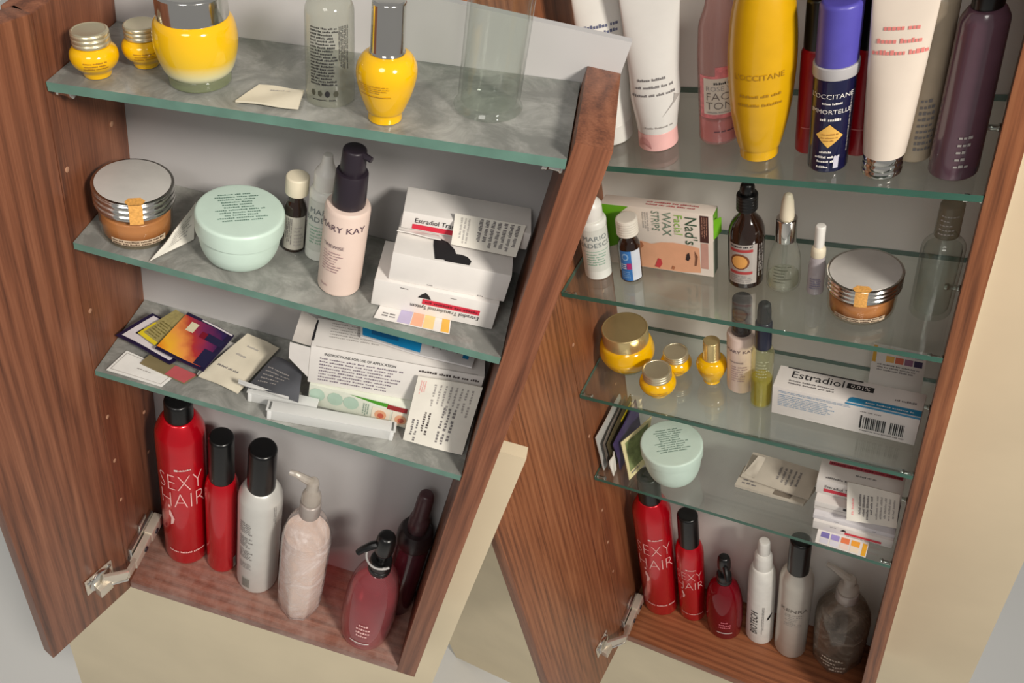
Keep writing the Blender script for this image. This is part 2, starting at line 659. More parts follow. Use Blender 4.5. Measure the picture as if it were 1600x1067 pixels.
def cabinet(frame, label, W, D, T, bt, P, z3, ks, top, back_top, dl, da, wv, wd, wh, shelf_ks, hy, hz, hl, sc):
    c = thing('medicine_cabinet', label, 'cabinet', frame, 0, 0, -0.0004)
    add('side_panel', box_me(T, D, top + bt, 0.0008, (-T, 0, -bt)), wv, c)
    add('side_panel', box_me(T, D, top + bt, 0.0008, (W, 0, -bt)), wv, c)
    add('bottom_panel', box_me(W, D, bt, 0.0004, (0, 0, -bt)), wh, c)
    if frame == 'R0':
        add('top_panel', box_me(W, D, bt, 0.0004, (0, 0, top - bt)), wh, c)
    add('back_panel', box_me(W + 2 * T, 0.006, back_top + bt, 0, (-T, D, -bt)), BACKP[frame], c)
    # peg holes: two rows on the left side, two on the right
    for k in ks:
        for y in (hy, D * 0.76):
            o = add('peg_hole', solid([(0.0021 * sc, -0.0003), (0.0021 * sc, 0.0006), (0.0012 * sc, 0.0007)], 0.0001, 12), PEG, c,
                    (0, y, z3 + k * P - 0.004), (0, PI / 2, 0))
    for k in shelf_ks:
        for x, s in ((0, 1), (W, -1)):
            for y in (hy + 0.002, D * 0.76):
                z = z3 + k * P - 0.0062 - 0.0032 * sc
                if frame == 'L0' and k == 4:
                    z = 0.6001 + (0.0294 if s < 0 else 0) - 0.0100
                elif frame == 'L0' and k == 2:
                    z = 0.4783 - 0.0096
                pin = add('shelf_pin', solid([(0.0030 * sc, 0.0), (0.0030 * sc, 0.002), (0.0022 * sc, 0.0024), (0.0022 * sc, 0.0085), (0.0030 * sc, 0.009), (0.0030 * sc, 0.012)], 0.0004, 14),
                          CHROME, c, (x, y, z), (0, s * PI / 2, 0))
    # door leaf: swings out on the left, its inner face towards the shelves
    n = Vector((-math.sin(da), math.cos(da), 0))
    th = 0.015
    d = add('door', box_me(dl, th, top + bt, 0.0012, (0, 0, -bt)), wd, c, (-n.x * th + 0.0005 * math.cos(da), -n.y * th + 0.0005 * math.sin(da), 0), (0, 0, da))
    # sprung cabinet hinge near the bottom
    h = add('hinge', box_me(0.034 * sc, 0.0016, 0.026 * sc, 0.0006, (-0.017 * sc, 0, -0.013 * sc)), NICKEL, c)
    h.matrix_parent_inverse.identity()
    h.location = Vector((math.cos(da), math.sin(da), 0)) * hl + n * 0.0004 + Vector((0, 0, hz))
    h.rotation_euler = (0, 0, da)
    mi = Matrix.LocRotScale(h.location, h.rotation_euler, None).inverted()

    def sub(name, me, mat, at=None):
        me.transform(mi @ (at if at is not None else Matrix()))
        return add(name, me, mat, h)
    R = Matrix.LocRotScale(h.location, h.rotation_euler, None)
    sub('hinge_cup', solid([(0.0135 * sc, 0.0), (0.0135 * sc, 0.003), (0.011 * sc, 0.0036)], 0.0005, 24), CHROME, R @ Matrix.Rotation(-PI / 2, 4, 'X') @ Matrix.Translation((0, 0, 0.001)))
    for dx in (-0.012, 0.012):
        sub('screw', solid([(0.0032 * sc, 0), (0.0032 * sc, 0.001), (0.0015 * sc, 0.0016)], 0.0003, 12), SILVER,
            R @ Matrix.Translation((dx * sc, 0.002, 0.0085 * sc)) @ Matrix.Rotation(-PI / 2, 4, 'X'))
    ay = 0.058 * sc
    az = 0.049 if frame == 'L0' else 0.022
    p0 = Vector(h.location) + n * 0.009 * sc
    # folded links from the cup to the arm
    p1 = Vector((0.0105 * sc, 0.002, az))

    def bar(name, p, q, wd_, th_, mat):
        v = q - p
        me = box_me(v.length, th_, wd_, 0.0008, (0, -th_ / 2, -wd_ / 2))
        me.transform(Matrix.Translation(p) @ v.to_track_quat('X', 'Z').to_matrix().to_4x4())
        sub(name, me, mat)
    knee = p0.lerp(p1, 0.55) + n * 0.008 * sc
    bar('hinge_link', p0 - n * 0.004 * sc, knee, 0.0150 * sc, 0.0042 * sc, NICKEL)
    bar('hinge_link', knee, p1 + Vector((0, 0.004, 0)), 0.0105 * sc, 0.0048 * sc, NICKEL)
    bar('hinge_link', p0 - n * 0.004 * sc + Vector((0, 0, -0.0095 * sc)), knee + Vector((0, 0, -0.0075 * sc)), 0.0035 * sc, 0.0052 * sc, CHROME)
    bar('hinge_cup', p0 - n * 0.007 * sc + Vector((0, 0, -0.012 * sc)), p0 + n * 0.002 * sc + Vector((0, 0, -0.012 * sc)), 0.014 * sc, 0.016 * sc, NICKEL)
    sub('hinge_arm', box_me(0.008 * sc, ay, 0.013 * sc, 0.0012, (0.0062 * sc, -0.004, az - 0.0065 * sc)), NICKEL)
    sub('hinge_arm', box_me(0.010 * sc, ay * 0.45, 0.017 * sc, 0.0014, (0.0052 * sc, ay * 0.55, az - 0.0085 * sc)), NICKEL)
    sub('mounting_plate', box_me(0.0052 * sc, ay * 0.9, 0.026 * sc, 0.0010, (0, 0.004, az - 0.013 * sc)), SILVER)
    sub('mounting_plate', box_me(0.003 * sc, 0.016 * sc, 0.044 * sc, 0.0008, (0, ay * 0.5, az - 0.022 * sc)), SILVER)
    for y in (0.3, 0.72):
        sub('screw', solid([(0.0034 * sc, 0), (0.0034 * sc, 0.0012), (0.001 * sc, 0.0014)], 0.0003, 12), BLACKM,
            Matrix.Translation((0.0145 * sc if y < 0.5 else 0.0152 * sc, ay * y, az)) @ Matrix.Rotation(PI / 2, 4, 'Y'))
    return c


cabinet('L0', 'red-brown wooden medicine cabinet with dusty glass shelves, the left one of the two', LW, LD, LT, 0.0124, 0.064, 0.3457,
        (-3, -2, -1, 1, 3), 0.642, 0.661, 0.105, -1.9463, WV_L, WV_L, WH_L, (0, 2, 4), 0.0079, 0.060, 0.036, 1.0)
cabinet('R0', 'warm brown wooden medicine cabinet with clean glass shelves, the right one of the two', RW, RD_, RT, 0.0198, 0.0845, 0.4508,
        (-3, -2, -1, 1, 3, 5, 7), 1.18, 1.18, 0.2025, -1.6388, WV_R, WD_R, WH_R, (0, 2, 4, 6), 0.0071, 0.075, 0.062, 1.12)


def shelf(frame, W, D, mat, edge, label, t=0.006):
    me = box_me(W - 0.0012, D - 0.0008, t, 0.0, (0.0006, 0.0004, -t))
    o = bpy.data.objects.new('glass_shelf', me)
    COL.objects.link(o)
    me.materials.append(mat)
    me.materials.append(edge)
    for p in me.polygons:
        p.material_index = 0 if abs(p.normal.z) > 0.5 else 1
        p.use_smooth = False
    o.matrix_world = FR[frame]
    o['label'] = label
    o['category'] = 'shelf'
    o['group'] = 'glass shelves of the left cabinet' if frame[0] == 'L' else 'glass shelves of the right cabinet'
    return o


shelf('L1', LW * 1.004, LD, SHELF_L, EDGE_L, 'dusty glass shelf carrying yellow jars and serum, topmost in the left cabinet')
shelf('L2', LW, LD, SHELF_L, EDGE_L, 'dusty glass shelf under the round mint tub and pink pump bottle, left cabinet')
shelf('L3', LW, LD, SHELF_L, EDGE_L, 'dusty glass shelf strewn with sachets and cartons, left cabinet')
shelf('RA', RW, RD_, SHELF_R, EDGE_R, 'clean glass shelf carrying tubes and tall bottles, topmost in the right cabinet')
shelf('RB', RW, RD_, SHELF_R, EDGE_R, 'clean glass shelf under the wax strips carton and dropper bottles')
shelf('RC', RW, RD_, SHELF_R, EDGE_R, 'clean glass shelf carrying yellow jars and long medicine carton, right cabinet')
shelf('RD', RW, RD_, SHELF_R, EDGE_R, 'clean glass shelf just above the red cans, holding a mint tub')


# ------------------------------------------------------------------ recurring products
def part(name, pts, mat, t, rad=0.0008, seg=36, smooth=False, **kw):
    if smooth:
        pts = spline(pts)
    o = add(name, solid(pts, rad, seg, **kw), mat, t)
    return o, on_lathe(pts, t['face'])


def ridged(r, z0, z1, n=3, dip=0.0007):
    out = []
    h = (z1 - z0) / n
    for i in range(n):
        z = z0 + i * h
        out += [(r - dip, z + 0.0002), (r, z + h * 0.2), (r, z + h * 0.72), (r - dip, z + h * 0.98)]
    return out


def small_yellow_jar(label, frame, x, y, s=1.0):
    t = thing('cream_jar', label, 'jar', frame, x, y, group='small yellow cream jars')
    b = [(0.0088, 0), (0.0094, 0.0018), (0.0104, 0.0040), (0.0140, 0.0078), (0.0155, 0.0118), (0.0149, 0.0162), (0.0124, 0.0192), (0.0112, 0.0200)]
    b = [(r * s, z * s) for r, z in b]
    o, mp = part('jar_body', b, YEL, t, smooth=True)
    part('lid', [(r * s, z * s) for r, z in ridged(0.0122, 0.0200, 0.0290, 3)] + [(0.0119 * s, 0.0292 * s), (0.0105 * s, 0.0296 * s), (0.0102 * s, 0.0292 * s)], PALEGOLD, t, 0.0003)
    small_print(mp, -0.008 * s, 0.009 * s, 0.008 * s, 0.0145 * s, 3, pm('mustard_ink', (170, 120, 10), 0.5), t, 3, center=True)
    return t


def wide_jar(label, frame, x, y, s=1.0, txt=True):
    """clear jar of brown cream with a ridged silver lid and an orange paper seal"""
    t = thing('cream_jar', label, 'jar', frame, x, y)
    body = [(0.0240, 0), (0.0252, 0.0018), (0.0258, 0.0060), (0.0262, 0.0200), (0.0258, 0.0250), (0.0245, 0.0268)]
    body = [(r * s, z * s) for r, z in body]
    o, mp = part('jar_glass', body, clear('jar_glass', (250, 246, 238)), t, 0.0012 * s)
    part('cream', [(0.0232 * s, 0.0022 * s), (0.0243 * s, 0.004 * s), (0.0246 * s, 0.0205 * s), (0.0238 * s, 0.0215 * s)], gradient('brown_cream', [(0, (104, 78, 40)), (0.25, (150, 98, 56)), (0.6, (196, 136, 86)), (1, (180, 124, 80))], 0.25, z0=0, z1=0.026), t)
    lid = [(r * s, z * s) for r, z in ridged(0.0284, 0.0270, 0.0405, 3, 0.0012)] + [(0.0286 * s, 0.0412 * s), (0.0282 * s, 0.0420 * s), (0.0262 * s, 0.0423 * s), (0.0258 * s, 0.0418 * s)]
    o, ml = part('lid', lid, CHROME, t, 0.0004, 48)
    part('lid_disc', [(0.0262 * s, 0.0414 * s), (0.0262 * s, 0.0424 * s)], pm('satin_silver', (214, 211, 206), 0.34, 0.25), t, 0.0002, 48)
    cap = on_lathe([(0.0286 * s, 0.0265 * s), (0.0286 * s, 0.0425 * s)], t['face'])
    decal('paper_seal', cap, -0.0046 * s, 0.0262 * s, 0.0046 * s, 0.0424 * s, pm('orange_seal', (232, 172, 92), 0.5, var=0.2, scale=600), t, 0.0003, 6, 2, label='orange paper seal over the lid edge')
    top = on_plane((0, 0, 0.0424 * s), (-math.sin(t['face']), math.cos(t['face']), 0), (-math.cos(t['face']), -math.sin(t['face']), 0))
    decal('paper_seal', top, -0.006 * s, -0.028 * s, 0.006 * s, -0.021 * s, pm('orange_seal', (232, 172, 92)), t, 0.0002, 4, 2,
          poly=[(-0.0046 * s, -0.0284 * s), (0.0046 * s, -0.0284 * s), (0.007 * s, -0.0245 * s), (0.004 * s, -0.0205 * s), (-0.004 * s, -0.0205 * s), (-0.007 * s, -0.0245 * s)])
    decal('label', mp, -0.020 * s, 0.0050 * s, 0.021 * s, 0.0100 * s, pm('pale_label', (212, 190, 164), 0.5), t, 0.0003, 16, 1)
    small_print(mp, -0.019 * s, 0.0052 * s, 0.020 * s, 0.0098 * s, 2, pm('brown_ink', (84, 60, 40), 0.5), t, 7, 0.6, 0.0005, ragged=0.1)
    return t


def mint_tub(label, frame, x, y, s, h_b, h_l, r_b, r_l):
    t = thing('cream_tub', label, 'tub', frame, x, y)
    b = [(r_l * 0.50, 0), (r_l * 0.60, 0.0010), (r_l * 0.77, h_b * 0.16), (r_l * 0.885, h_b * 0.45), (r_l * 0.930, h_b * 0.78), (r_l * 0.938, h_b)]
    part('bowl', b, MINT, t, smooth=True, seg=48)
    part('lid', [(r_l * 0.985, h_b - 0.0005), (r_l, h_b), (r_l, h_l - 0.0016 * s), (r_l * 0.965, h_l), (r_l * 0.9, h_l + 0.0002)], MINT, t, 0.0005 * s, 48)
    a = t['face'] + 0.18
    mp = on_plane((0, 0, h_l), (-math.sin(a), math.cos(a), 0), (-math.cos(a), -math.sin(a), 0))
    gi = pm('green_grey_ink', (104, 134, 122), 0.5)
    small_print(mp, -0.017 * s, -0.013 * s, 0.017 * s, 0.019 * s, 11, gi, t, 5, 0.45, 0.0005, center=True, ragged=0.45)
    return t


def tip_bottle(label, frame, x, y, s, hb, words):
    """white squeeze bottle with a pointed nozzle"""
    t = thing('squeeze_bottle', label, 'bottle', frame, x, y)
    W = pm('milky_plastic', (232, 233, 226), 0.35)
    o, mp = part('body', [(0.0100 * s, 0), (0.0104 * s, 0.001), (0.0103 * s, hb - 0.0022), (0.0092 * s, hb), (0.0078 * s, hb + 0.0004), (0.0078 * s, hb + 0.0012)], W, t, 0.0010 * s)
    part('nozzle_cap', [(0.0083 * s, hb + 0.0008), (0.0082 * s, hb + 0.0122 * s), (0.0074 * s, hb + 0.0138 * s), (0.0056 * s, hb + 0.0162 * s), (0.0042 * s, hb + 0.0196 * s), (0.0035 * s, hb + 0.0232 * s), (0.0031 * s, hb + 0.0258 * s)], WHITE, t, 0.0006 * s)
    decal('label', mp, -0.012 * s, hb * 0.16, 0.012 * s, hb * 0.9, pm('faint_label', (214, 216, 208), 0.5), t, 0.0003, 14, 3)
    z = hb * 0.72
    gi = pm('slate_ink', (120, 130, 132), 0.5)
    lettering(mp, words[0], 0, z, 0.0062 * s, gi, t, off=0.0006)
    lettering(mp, words[1], 0, z - 0.0066 * s, 0.0062 * s, gi, t, off=0.0006)
    gm = pm('pale_green_print', (150, 184, 164), 0.5)
    small_print(mp, -0.008 * s, hb * 0.27, 0.009 * s, hb * 0.5, 5, gm, t, 11, 0.5, 0.0006)
    decal('label_line', mp, -0.010 * s, hb * 0.52, 0.010 * s, hb * 0.53, gm, t, 0.0005, 10, 1)
    return t


def pump_lotion(label, frame, x, y, r, h, r_c, z_c0, z_c1, z_h1, capmat, clearcap=False, off=-0.008, s=1.0):
    """slim pink pump bottle with a dark pump head"""
    t = thing('pump_bottle', label, 'bottle', frame, x, y)
    o, mp = part('body', [(r * 0.97, 0), (r, 0.0015), (r * 1.0, h - 0.003), (r * 0.95, h)], PINKB, t, 0.0022)
    part('pump_collar', [(r_c, z_c0), (r_c * 0.93, z_c1)], capmat, t, 0.0012)
    part('pump_head', [(r_c * 0.74, z_c1 - 0.0004), (r_c * 0.68, z_h1 - 0.0012), (r_c * 0.6, z_h1)], capmat, t, 0.001)
    if not clearcap:
        a = t['face'] + 1.05
        path = [(0, 0, z_h1 - 0.0028), (r_c * 0.6 * math.cos(a), r_c * 0.6 * math.sin(a), z_h1 - 0.0026), (r_c * 1.12 * math.cos(a), r_c * 1.12 * math.sin(a), z_h1 - 0.0034)]
        add('spout', tube_me(path, 0.0026, 10, 0.0019), capmat, t)
    di = pm('plum_ink', (92, 70, 84), 0.5)
    lettering(mp, 'MARY KAY', off + 0.004, h * 0.80, 0.0066 * s, di, t, wide=1.05)
    lettering(mp, 'TIMEWISE', off, h * 0.60, 0.0036 * s, di, t)
    small_print(mp, off - 0.007 * s, h * 0.30, off + 0.008 * s, h * 0.56, 8, pm('mauve_ink', (170, 140, 142), 0.5), t, 4, 0.42, 0.0005)
    small_print(mp, off - 0.007 * s, h * 0.10, off + 0.003 * s, h * 0.14, 1, pm('mauve_ink', (170, 140, 142), 0.5), t, 9, 0.5, 0.0005)
    return t


def yellow_serum(label, frame, x, y, s=1.0, capm=None, lean=0):
    t = thing('serum_bottle', label, 'bottle', frame, x, y)
    b = [(0.0096, 0), (0.0098, 0.0045), (0.0112, 0.0068), (0.0148, 0.0165), (0.0168, 0.0262), (0.0160, 0.0325), (0.0132, 0.0368), (0.0100, 0.0382)]
    b = [(r * s, z * s) for r, z in b]
    o, mp = part('body', b, YEL, t, smooth=True)
    part('cap', [(0.0098 * s, 0.0380 * s), (0.0098 * s, 0.0392 * s), (0.0092 * s, 0.0396 * s), (0.0090 * s, 0.0650 * s), (0.0082 * s, 0.0660 * s)], capm or CHROME, t, 0.0006)
    mi = pm('mustard_ink', (170, 120, 10), 0.5)
    small_print(mp, -0.016 * s, 0.0215 * s, 0.003 * s, 0.0265 * s, 4, mi, t, 8, 0.4, 0.0004)
    decal('label_line', mp, -0.016 * s, 0.0195 * s, 0.004 * s, 0.0199 * s, mi, t, 0.0004, 10, 1)
    return t


def hair_can(label, frame, x, y, r, h, rt, zc0, zc1, rc, mat, words=None, cap=BLACK, dy=0.0, group=None, ink=None, ws=1.0):
    t = thing('spray_can', label, 'can', frame, x, y, group=group)
    b = [(r * 0.93, 0), (r * 0.97, 0.0022), (r, 0.006), (r, h * 0.88), (r * 0.97, h * 0.92), (rt + (r - rt) * 0.45, h * 0.97), (rt, h)]
    o, mp = part('can_body', b, mat, t, 0.002)
    o2, mc = part('cap', [(rc, zc0), (rc, zc0 + 0.002), (rc * 0.97, zc1 - 0.0025), (rc * 0.86, zc1 - 0.0004), (rc * 0.6, zc1)], cap, t, 0.0016)
    ink = ink or WINK
    if words == 'sexy':
        p = pm('pale_pink_ink', (244, 196, 192), 0.5)
        decal('label_mark', mp, -0.0085 * ws, h * 0.757, -0.0050 * ws, h * 0.768, ink, t, 0.0005, 3, 1)
        small_print(mp, -0.0040 * ws, h * 0.757, 0.0090 * ws, h * 0.768, 1, ink, t, 2, 0.8, 0.0005, ragged=0.0)
        lettering(mp, 'SEXY', -0.0035 * ws, h * 0.618, 0.0380 * ws, p, t, thin=-0.0009 * ws, wide=0.57, off=0.0006)
        lettering(mp, 'HAIR', -0.0025 * ws, h * 0.490, 0.0380 * ws, p, t, thin=-0.0009 * ws, wide=0.60, off=0.0006)
        # small sitting-figure silhouette mark, lower left
        u, v = -0.0180 * ws, h * 0.405
        decal('emblem', mp, 0, 0, 0, 0, p, t, 0.0005, poly=[(u, v + 0.010 * ws), (u + 0.0018 * ws, v + 0.012 * ws), (u + 0.003 * ws, v + 0.008 * ws), (u + 0.006 * ws, v - 0.003 * ws), (u + 0.0045 * ws, v - 0.012 * ws), (u + 0.001 * ws, v - 0.016 * ws), (u + 0.003 * ws, v - 0.004 * ws), (u, v + 0.002 * ws)])
        decal('emblem', mp, 0, 0, 0, 0, p, t, 0.0005, poly=[(u + 0.001 * ws + 0.0016 * ws * math.cos(q * PI / 4), v + 0.019 * ws + 0.0028 * ws * math.sin(q * PI / 4)) for q in range(8)])
        small_print(mp, -0.021 * ws, h * 0.112, 0.019 * ws, h * 0.128, 1, p, t, 3, 0.8, 0.0006, ragged=0.0)
    return t, mp


def carton(name, label, frame, x, y, z, lx, ly, lz, rot, mat=CARD, group=None, cat='box'):
    t = thing(name, label, cat, frame, x, y, z, rot, group)
    add('carton', box_me(lx, ly, lz, 0.0007), mat, t)
    fr = on_plane((0, 0, 0), (1, 0, 0), (0, 0, 1))
    tp = on_plane((0, 0, lz), (1, 0, 0), (0, 1, 0))
    lf = on_plane((0, ly, 0), (0, -1, 0), (0, 0, 1))
    rt = on_plane((lx, 0, 0), (0, 1, 0), (0, 0, 1))
    return t, fr, tp, lf, rt

# ================================================================== LEFT CABINET, top shelf
small_yellow_jar('small yellow jar with ridged pale lid nearest the left side panel, top left shelf', 'L1', 0.0256, 0.0181, 0.93)
small_yellow_jar('small yellow jar set further back, beside the big fading yellow jar', 'L1', 0.0478, 0.0385, 0.86)

t = thing('cream_jar', 'big yellow jar fading to white above a clear glass foot', 'jar', 'L1', 0.0875, 0.0290)
part('glass_foot', [(0.0180, 0), (0.0188, 0.0008), (0.0189, 0.0052), (0.0180, 0.0064)], clear('foot_glass', (232, 238, 222), 0.25, (186, 192, 158), rough=0.05), t)
o, mp = part('jar_body', [(0.0174, 0.0058), (0.0186, 0.0062), (0.0212, 0.0095), (0.0238, 0.0180), (0.0247, 0.0250), (0.0243, 0.0315), (0.0230, 0.0362), (0.0210, 0.0386), (0.0196, 0.0392)],
             gradient('yellow_fading_white', [(0, (220, 222, 196)), (0.12, (226, 220, 170)), (0.36, (234, 192, 30)), (1, (238, 182, 4))], 0.12, z0=0.006, z1=0.039, coat=0.6), t, smooth=True, seg=48)
part('lid', [(0.0206, 0.0388), (0.0208, 0.0394), (0.0205, 0.0525), (0.0192, 0.0532)], CHROME, t)

t = thing('glass_bottle', 'clear glass bottle covered in small black print, beside the yellow serum', 'bottle', 'L1', 0.1682, 0.0303)
o, mp = part('body', [(0.0138, 0), (0.0143, 0.0012), (0.0139, 0.0350), (0.0136, 0.0530), (0.0108, 0.0580), (0.0064, 0.0592)], clear('smoky_clear_glass', (246, 247, 242), 0.16, (178, 180, 168)), t, 0.0022)
part('neck', [(0.0062, 0.0592), (0.0062, 0.0660)], clear('smoky_clear_glass', (246, 247, 242)), t)
small_print(mp, -0.0110, 0.0135, 0.0050, 0.0470, 19, INK, t, 21, 0.6, 0.0004, ragged=0.2)
small_print(mp, 0.0055, 0.0200, 0.0120, 0.0470, 6, INK, t, 22, 0.6, 0.0005, vert=True)
for i, (u, n) in enumerate(((-0.0092, 6), (-0.0050, 5), (-0.0008, 8), (0.0040, 6))):
    decal('recycling_mark', mp, 0, 0, 0, 0, INK if i == 2 else pm('dark_olive_ink', (64, 64, 52), 0.5), t, 0.0005, poly=[(u + 0.0015 * math.cos(q * 2 * PI / n), 0.0088 + 0.0020 * math.sin(q * 2 * PI / n)) for q in range(n)])
small_print(mp, -0.0095, 0.0040, 0.0085, 0.0060, 1, INK, t, 23, 0.4, 0.0004)

yellow_serum('yellow glass serum bottle with tall silver cap on the dusty top shelf', 'L1', 0.2046, 0.0159)

t = thing('glass_tumbler', 'tall empty clear glass vessel at the right end, top left shelf', 'glass', 'L1', 0.2583, 0.0450)
part('body', [(0.0195, 0), (0.0200, 0.0015), (0.0178, 0.004), (0.0178, 0.0800), (0.0172, 0.0815)], GLASS, t)
part('inner_wall', [(0.0160, 0.004), (0.0160, 0.0812)], clear('inner_glass', (248, 250, 248)), t)

t, mp = sheet_thing('sachet', 'flat off-white sachet lying before the printed glass bottle', 'sachet', 'L1',
                    [(0.1184, 0.0070, 0.0012), (0.1560, 0.0080, 0.0012), (0.1532, 0.0275, 0.0016), (0.1247, 0.0292, 0.0016)], PAPERC, 0.0012, 0.0010, 3)
small_print(lambda u, v, o=0: mp(u, v, o), 0.35, 0.72, 0.8, 0.80, 1, LGREY, t, 5, 0.5, 0.0003)

# ------------------------------------------------------------------ left cabinet, second shelf
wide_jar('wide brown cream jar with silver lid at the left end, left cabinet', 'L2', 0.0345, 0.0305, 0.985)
mint_tub('round mint green tub between the propped leaflet and the small dark bottle', 'L2', 0.1115, 0.0325, 1.0, 0.0252, 0.0388, 0.0288, 0.0307)
t, mp = sheet_thing('paper_leaflet', 'narrow white leaflet propped between the brown cream jar and mint tub', 'leaflet', 'L2',
                    [(0.0570, 0.0008, 0.0006), (0.0760, 0.0350, 0.0006), (0.0690, 0.0560, 0.0170), (0.0625, 0.0180, 0.0070)], PAPER, 0.0006, 0.0012, 4)
small_print(mp, 0.35, 0.2, 0.9, 0.8, 6, LGREY, t, 3, 0.4, 0.0003)

t = thing('medicine_bottle', 'small dark brown bottle with white cap and grey label, left cabinet', 'bottle', 'L2', 0.1435, 0.0570)
o, mp = part('body', [(0.0083, 0), (0.0086, 0.0008), (0.0084, 0.0340), (0.0066, 0.0395), (0.0053, 0.0415), (0.0053, 0.0470)], AMBER, t, 0.0015)
part('cap', [(0.0082, 0.0470), (0.0082, 0.0598), (0.0074, 0.0606)], OFFW, t, 0.0008)
decal('label', mp, -0.0078, 0.0030, 0.0082, 0.0315, pm('grey_label', (186, 182, 172), 0.5), t, 0.0003, 14, 2)
small_print(mp, -0.0066, 0.006, -0.0015, 0.030, 4, GREY, t, 6, 0.6, 0.0005, vert=True)
small_print(mp, 0.0000, 0.006, 0.0066, 0.024, 6, LGREY, t, 7, 0.5, 0.0005)

tip_bottle('white pointed nozzle bottle right behind the large pink pump bottle', 'L2', 0.1632, 0.0565, 1.0, 0.0570, ('MARIO', 'BADESCU'))
pump_lotion('pale pink pump bottle with black pump standing on the dusty shelf', 'L2', 0.1858, 0.0305, 0.0150, 0.0685, 0.0111, 0.0685, 0.0930, 0.1092, BLACKM, False, -0.0070, 1.0)

# pile of patch cartons at the right end
t, fr, tp, lf, rt = carton('carton', 'bottom white carton with upside-down red banner, right end above overhanging swatch card', 'L2', 0.2124, 0.0172, 0.0010, 0.0840, 0.0430, 0.0225, 0.077)
decal('red_banner', fr, 0.034, 0.0098, 0.073, 0.0142, REDINK, t, 0.0003, 4, 1)
small_print(fr, 0.036, 0.0104, 0.071, 0.0136, 1, pm('dark_red_ink', (110, 20, 36), 0.5), t, 4, 0.5, 0.0005, ragged=0)
lettering(fr, 'Estradiol Transdermal System', 0.0735, 0.0085, 0.0046, INK, t, rot=PI, align='LEFT', off=0.0005, wide=0.85)
decal('arrow_mark', fr, 0, 0, 0, 0, INK, t, 0.0004, poly=[(0.0305, 0.0148), (0.0395, 0.0148), (0.0375, 0.0180), (0.0352, 0.0200), (0.0328, 0.0180)])
small_print(fr, 0.018, 0.0190, 0.025, 0.0208, 1, GREY, t, 3, 0.5, 0.0004)
small_print(fr, 0.052, 0.0192, 0.057, 0.0206, 1, GREY, t, 3, 0.5, 0.0004)
t, fr, tp, lf, rt = carton('carton', 'middle white carton with black winged patch on its top, right pile', 'L2', 0.2208, 0.0203, 0.0238, 0.0780, 0.0440, 0.0228, 0.093)
decal('black_window', tp, 0, 0, 0, 0, pm('matte_black', (26, 24, 28), 0.7), t, 0.0005,
      poly=[(0.0275, 0.0012), (0.0335, 0.0022), (0.0345, 0.0010), (0.0500, 0.0015), (0.0510, 0.0060), (0.0480, 0.0098), (0.0440, 0.0108), (0.0405, 0.0105), (0.0390, 0.0150), (0.0340, 0.0210), (0.0290, 0.0235), (0.0245, 0.0225), (0.0250, 0.0150)])
small_print(fr, 0.026, 0.0010, 0.030, 0.0026, 1, GREY, t, 3, 0.5, 0.0004)
small_print(fr, 0.060, 0.0006, 0.064, 0.0022, 1, GREY, t, 3, 0.5, 0.0004)
o, _ = sheet('carton_flap', [(-0.0005, 0.0190, 0.0262), (0.0290, 0.0175, 0.0262), (0.0270, 0.0250, 0.0236), (0.0012, 0.0250, 0.0236)], CARD, t, 0.0006, 0.0006, 3)
t, fr, tp, lf, rt = carton('carton', 'top white carton with round left end and red banner, right pile', 'L2', 0.2195, 0.0470, 0.0472, 0.0850, 0.0290, 0.0135, 0.12)
decal('red_banner', fr, 0.0075, 0.0012, 0.0370, 0.0050, REDINK, t, 0.0003, 4, 1)
lettering(fr, 'Estradiol Trans', 0.0085, 0.0066, 0.0052, INK, t, align='LEFT', off=0.0005, wide=0.9)
t, mp = sheet_thing('paper_leaflet', 'printed white leaflet draped over the topmost carton, left cabinet', 'leaflet', 'L2',
                    [(0.2552, 0.0400, 0.0492), (0.2980, 0.0440, 0.0492), (0.2990, 0.0600, 0.0640), (0.2525, 0.0540, 0.0640)], PAPER, 0.0008, 0.0006, 7)
small_print(mp, 0.08, 0.1, 0.24, 0.9, 3, LGREY, t, 5, 0.5, 0.0003, vert=True)
small_print(mp, 0.34, 0.06, 0.95, 0.95, 7, GREY, t, 6, 0.6, 0.0003, vert=True)
t, mp = sheet_thing('swatch_card', 'striped swatch card sticking out below the bottom carton, left cabinet', 'card', 'L2',
                    [(0.2178, 0.0052, 0.0003), (0.2695, 0.0088, 0.0003), (0.2680, 0.0225, 0.0003), (0.2190, 0.0190, 0.0003)], CARD, 0.0005, 0.0, 1)
for u0, u1, c in ((0.30, 0.47, (186, 176, 206)), (0.48, 0.63, (232, 172, 140)), (0.64, 0.78, (240, 204, 140)), (0.88, 0.985, (228, 176, 74))):
    decal('colour_stripe', mp, u0, 0.03, u1, 0.97, pm('stripe_%d_%d' % (c[0], c[2]), c, 0.5), t, 0.0001, 2, 2)
small_print(mp, 0.08, 0.2, 0.28, 0.55, 2, GREY, t, 5, 0.5, 0.0002)

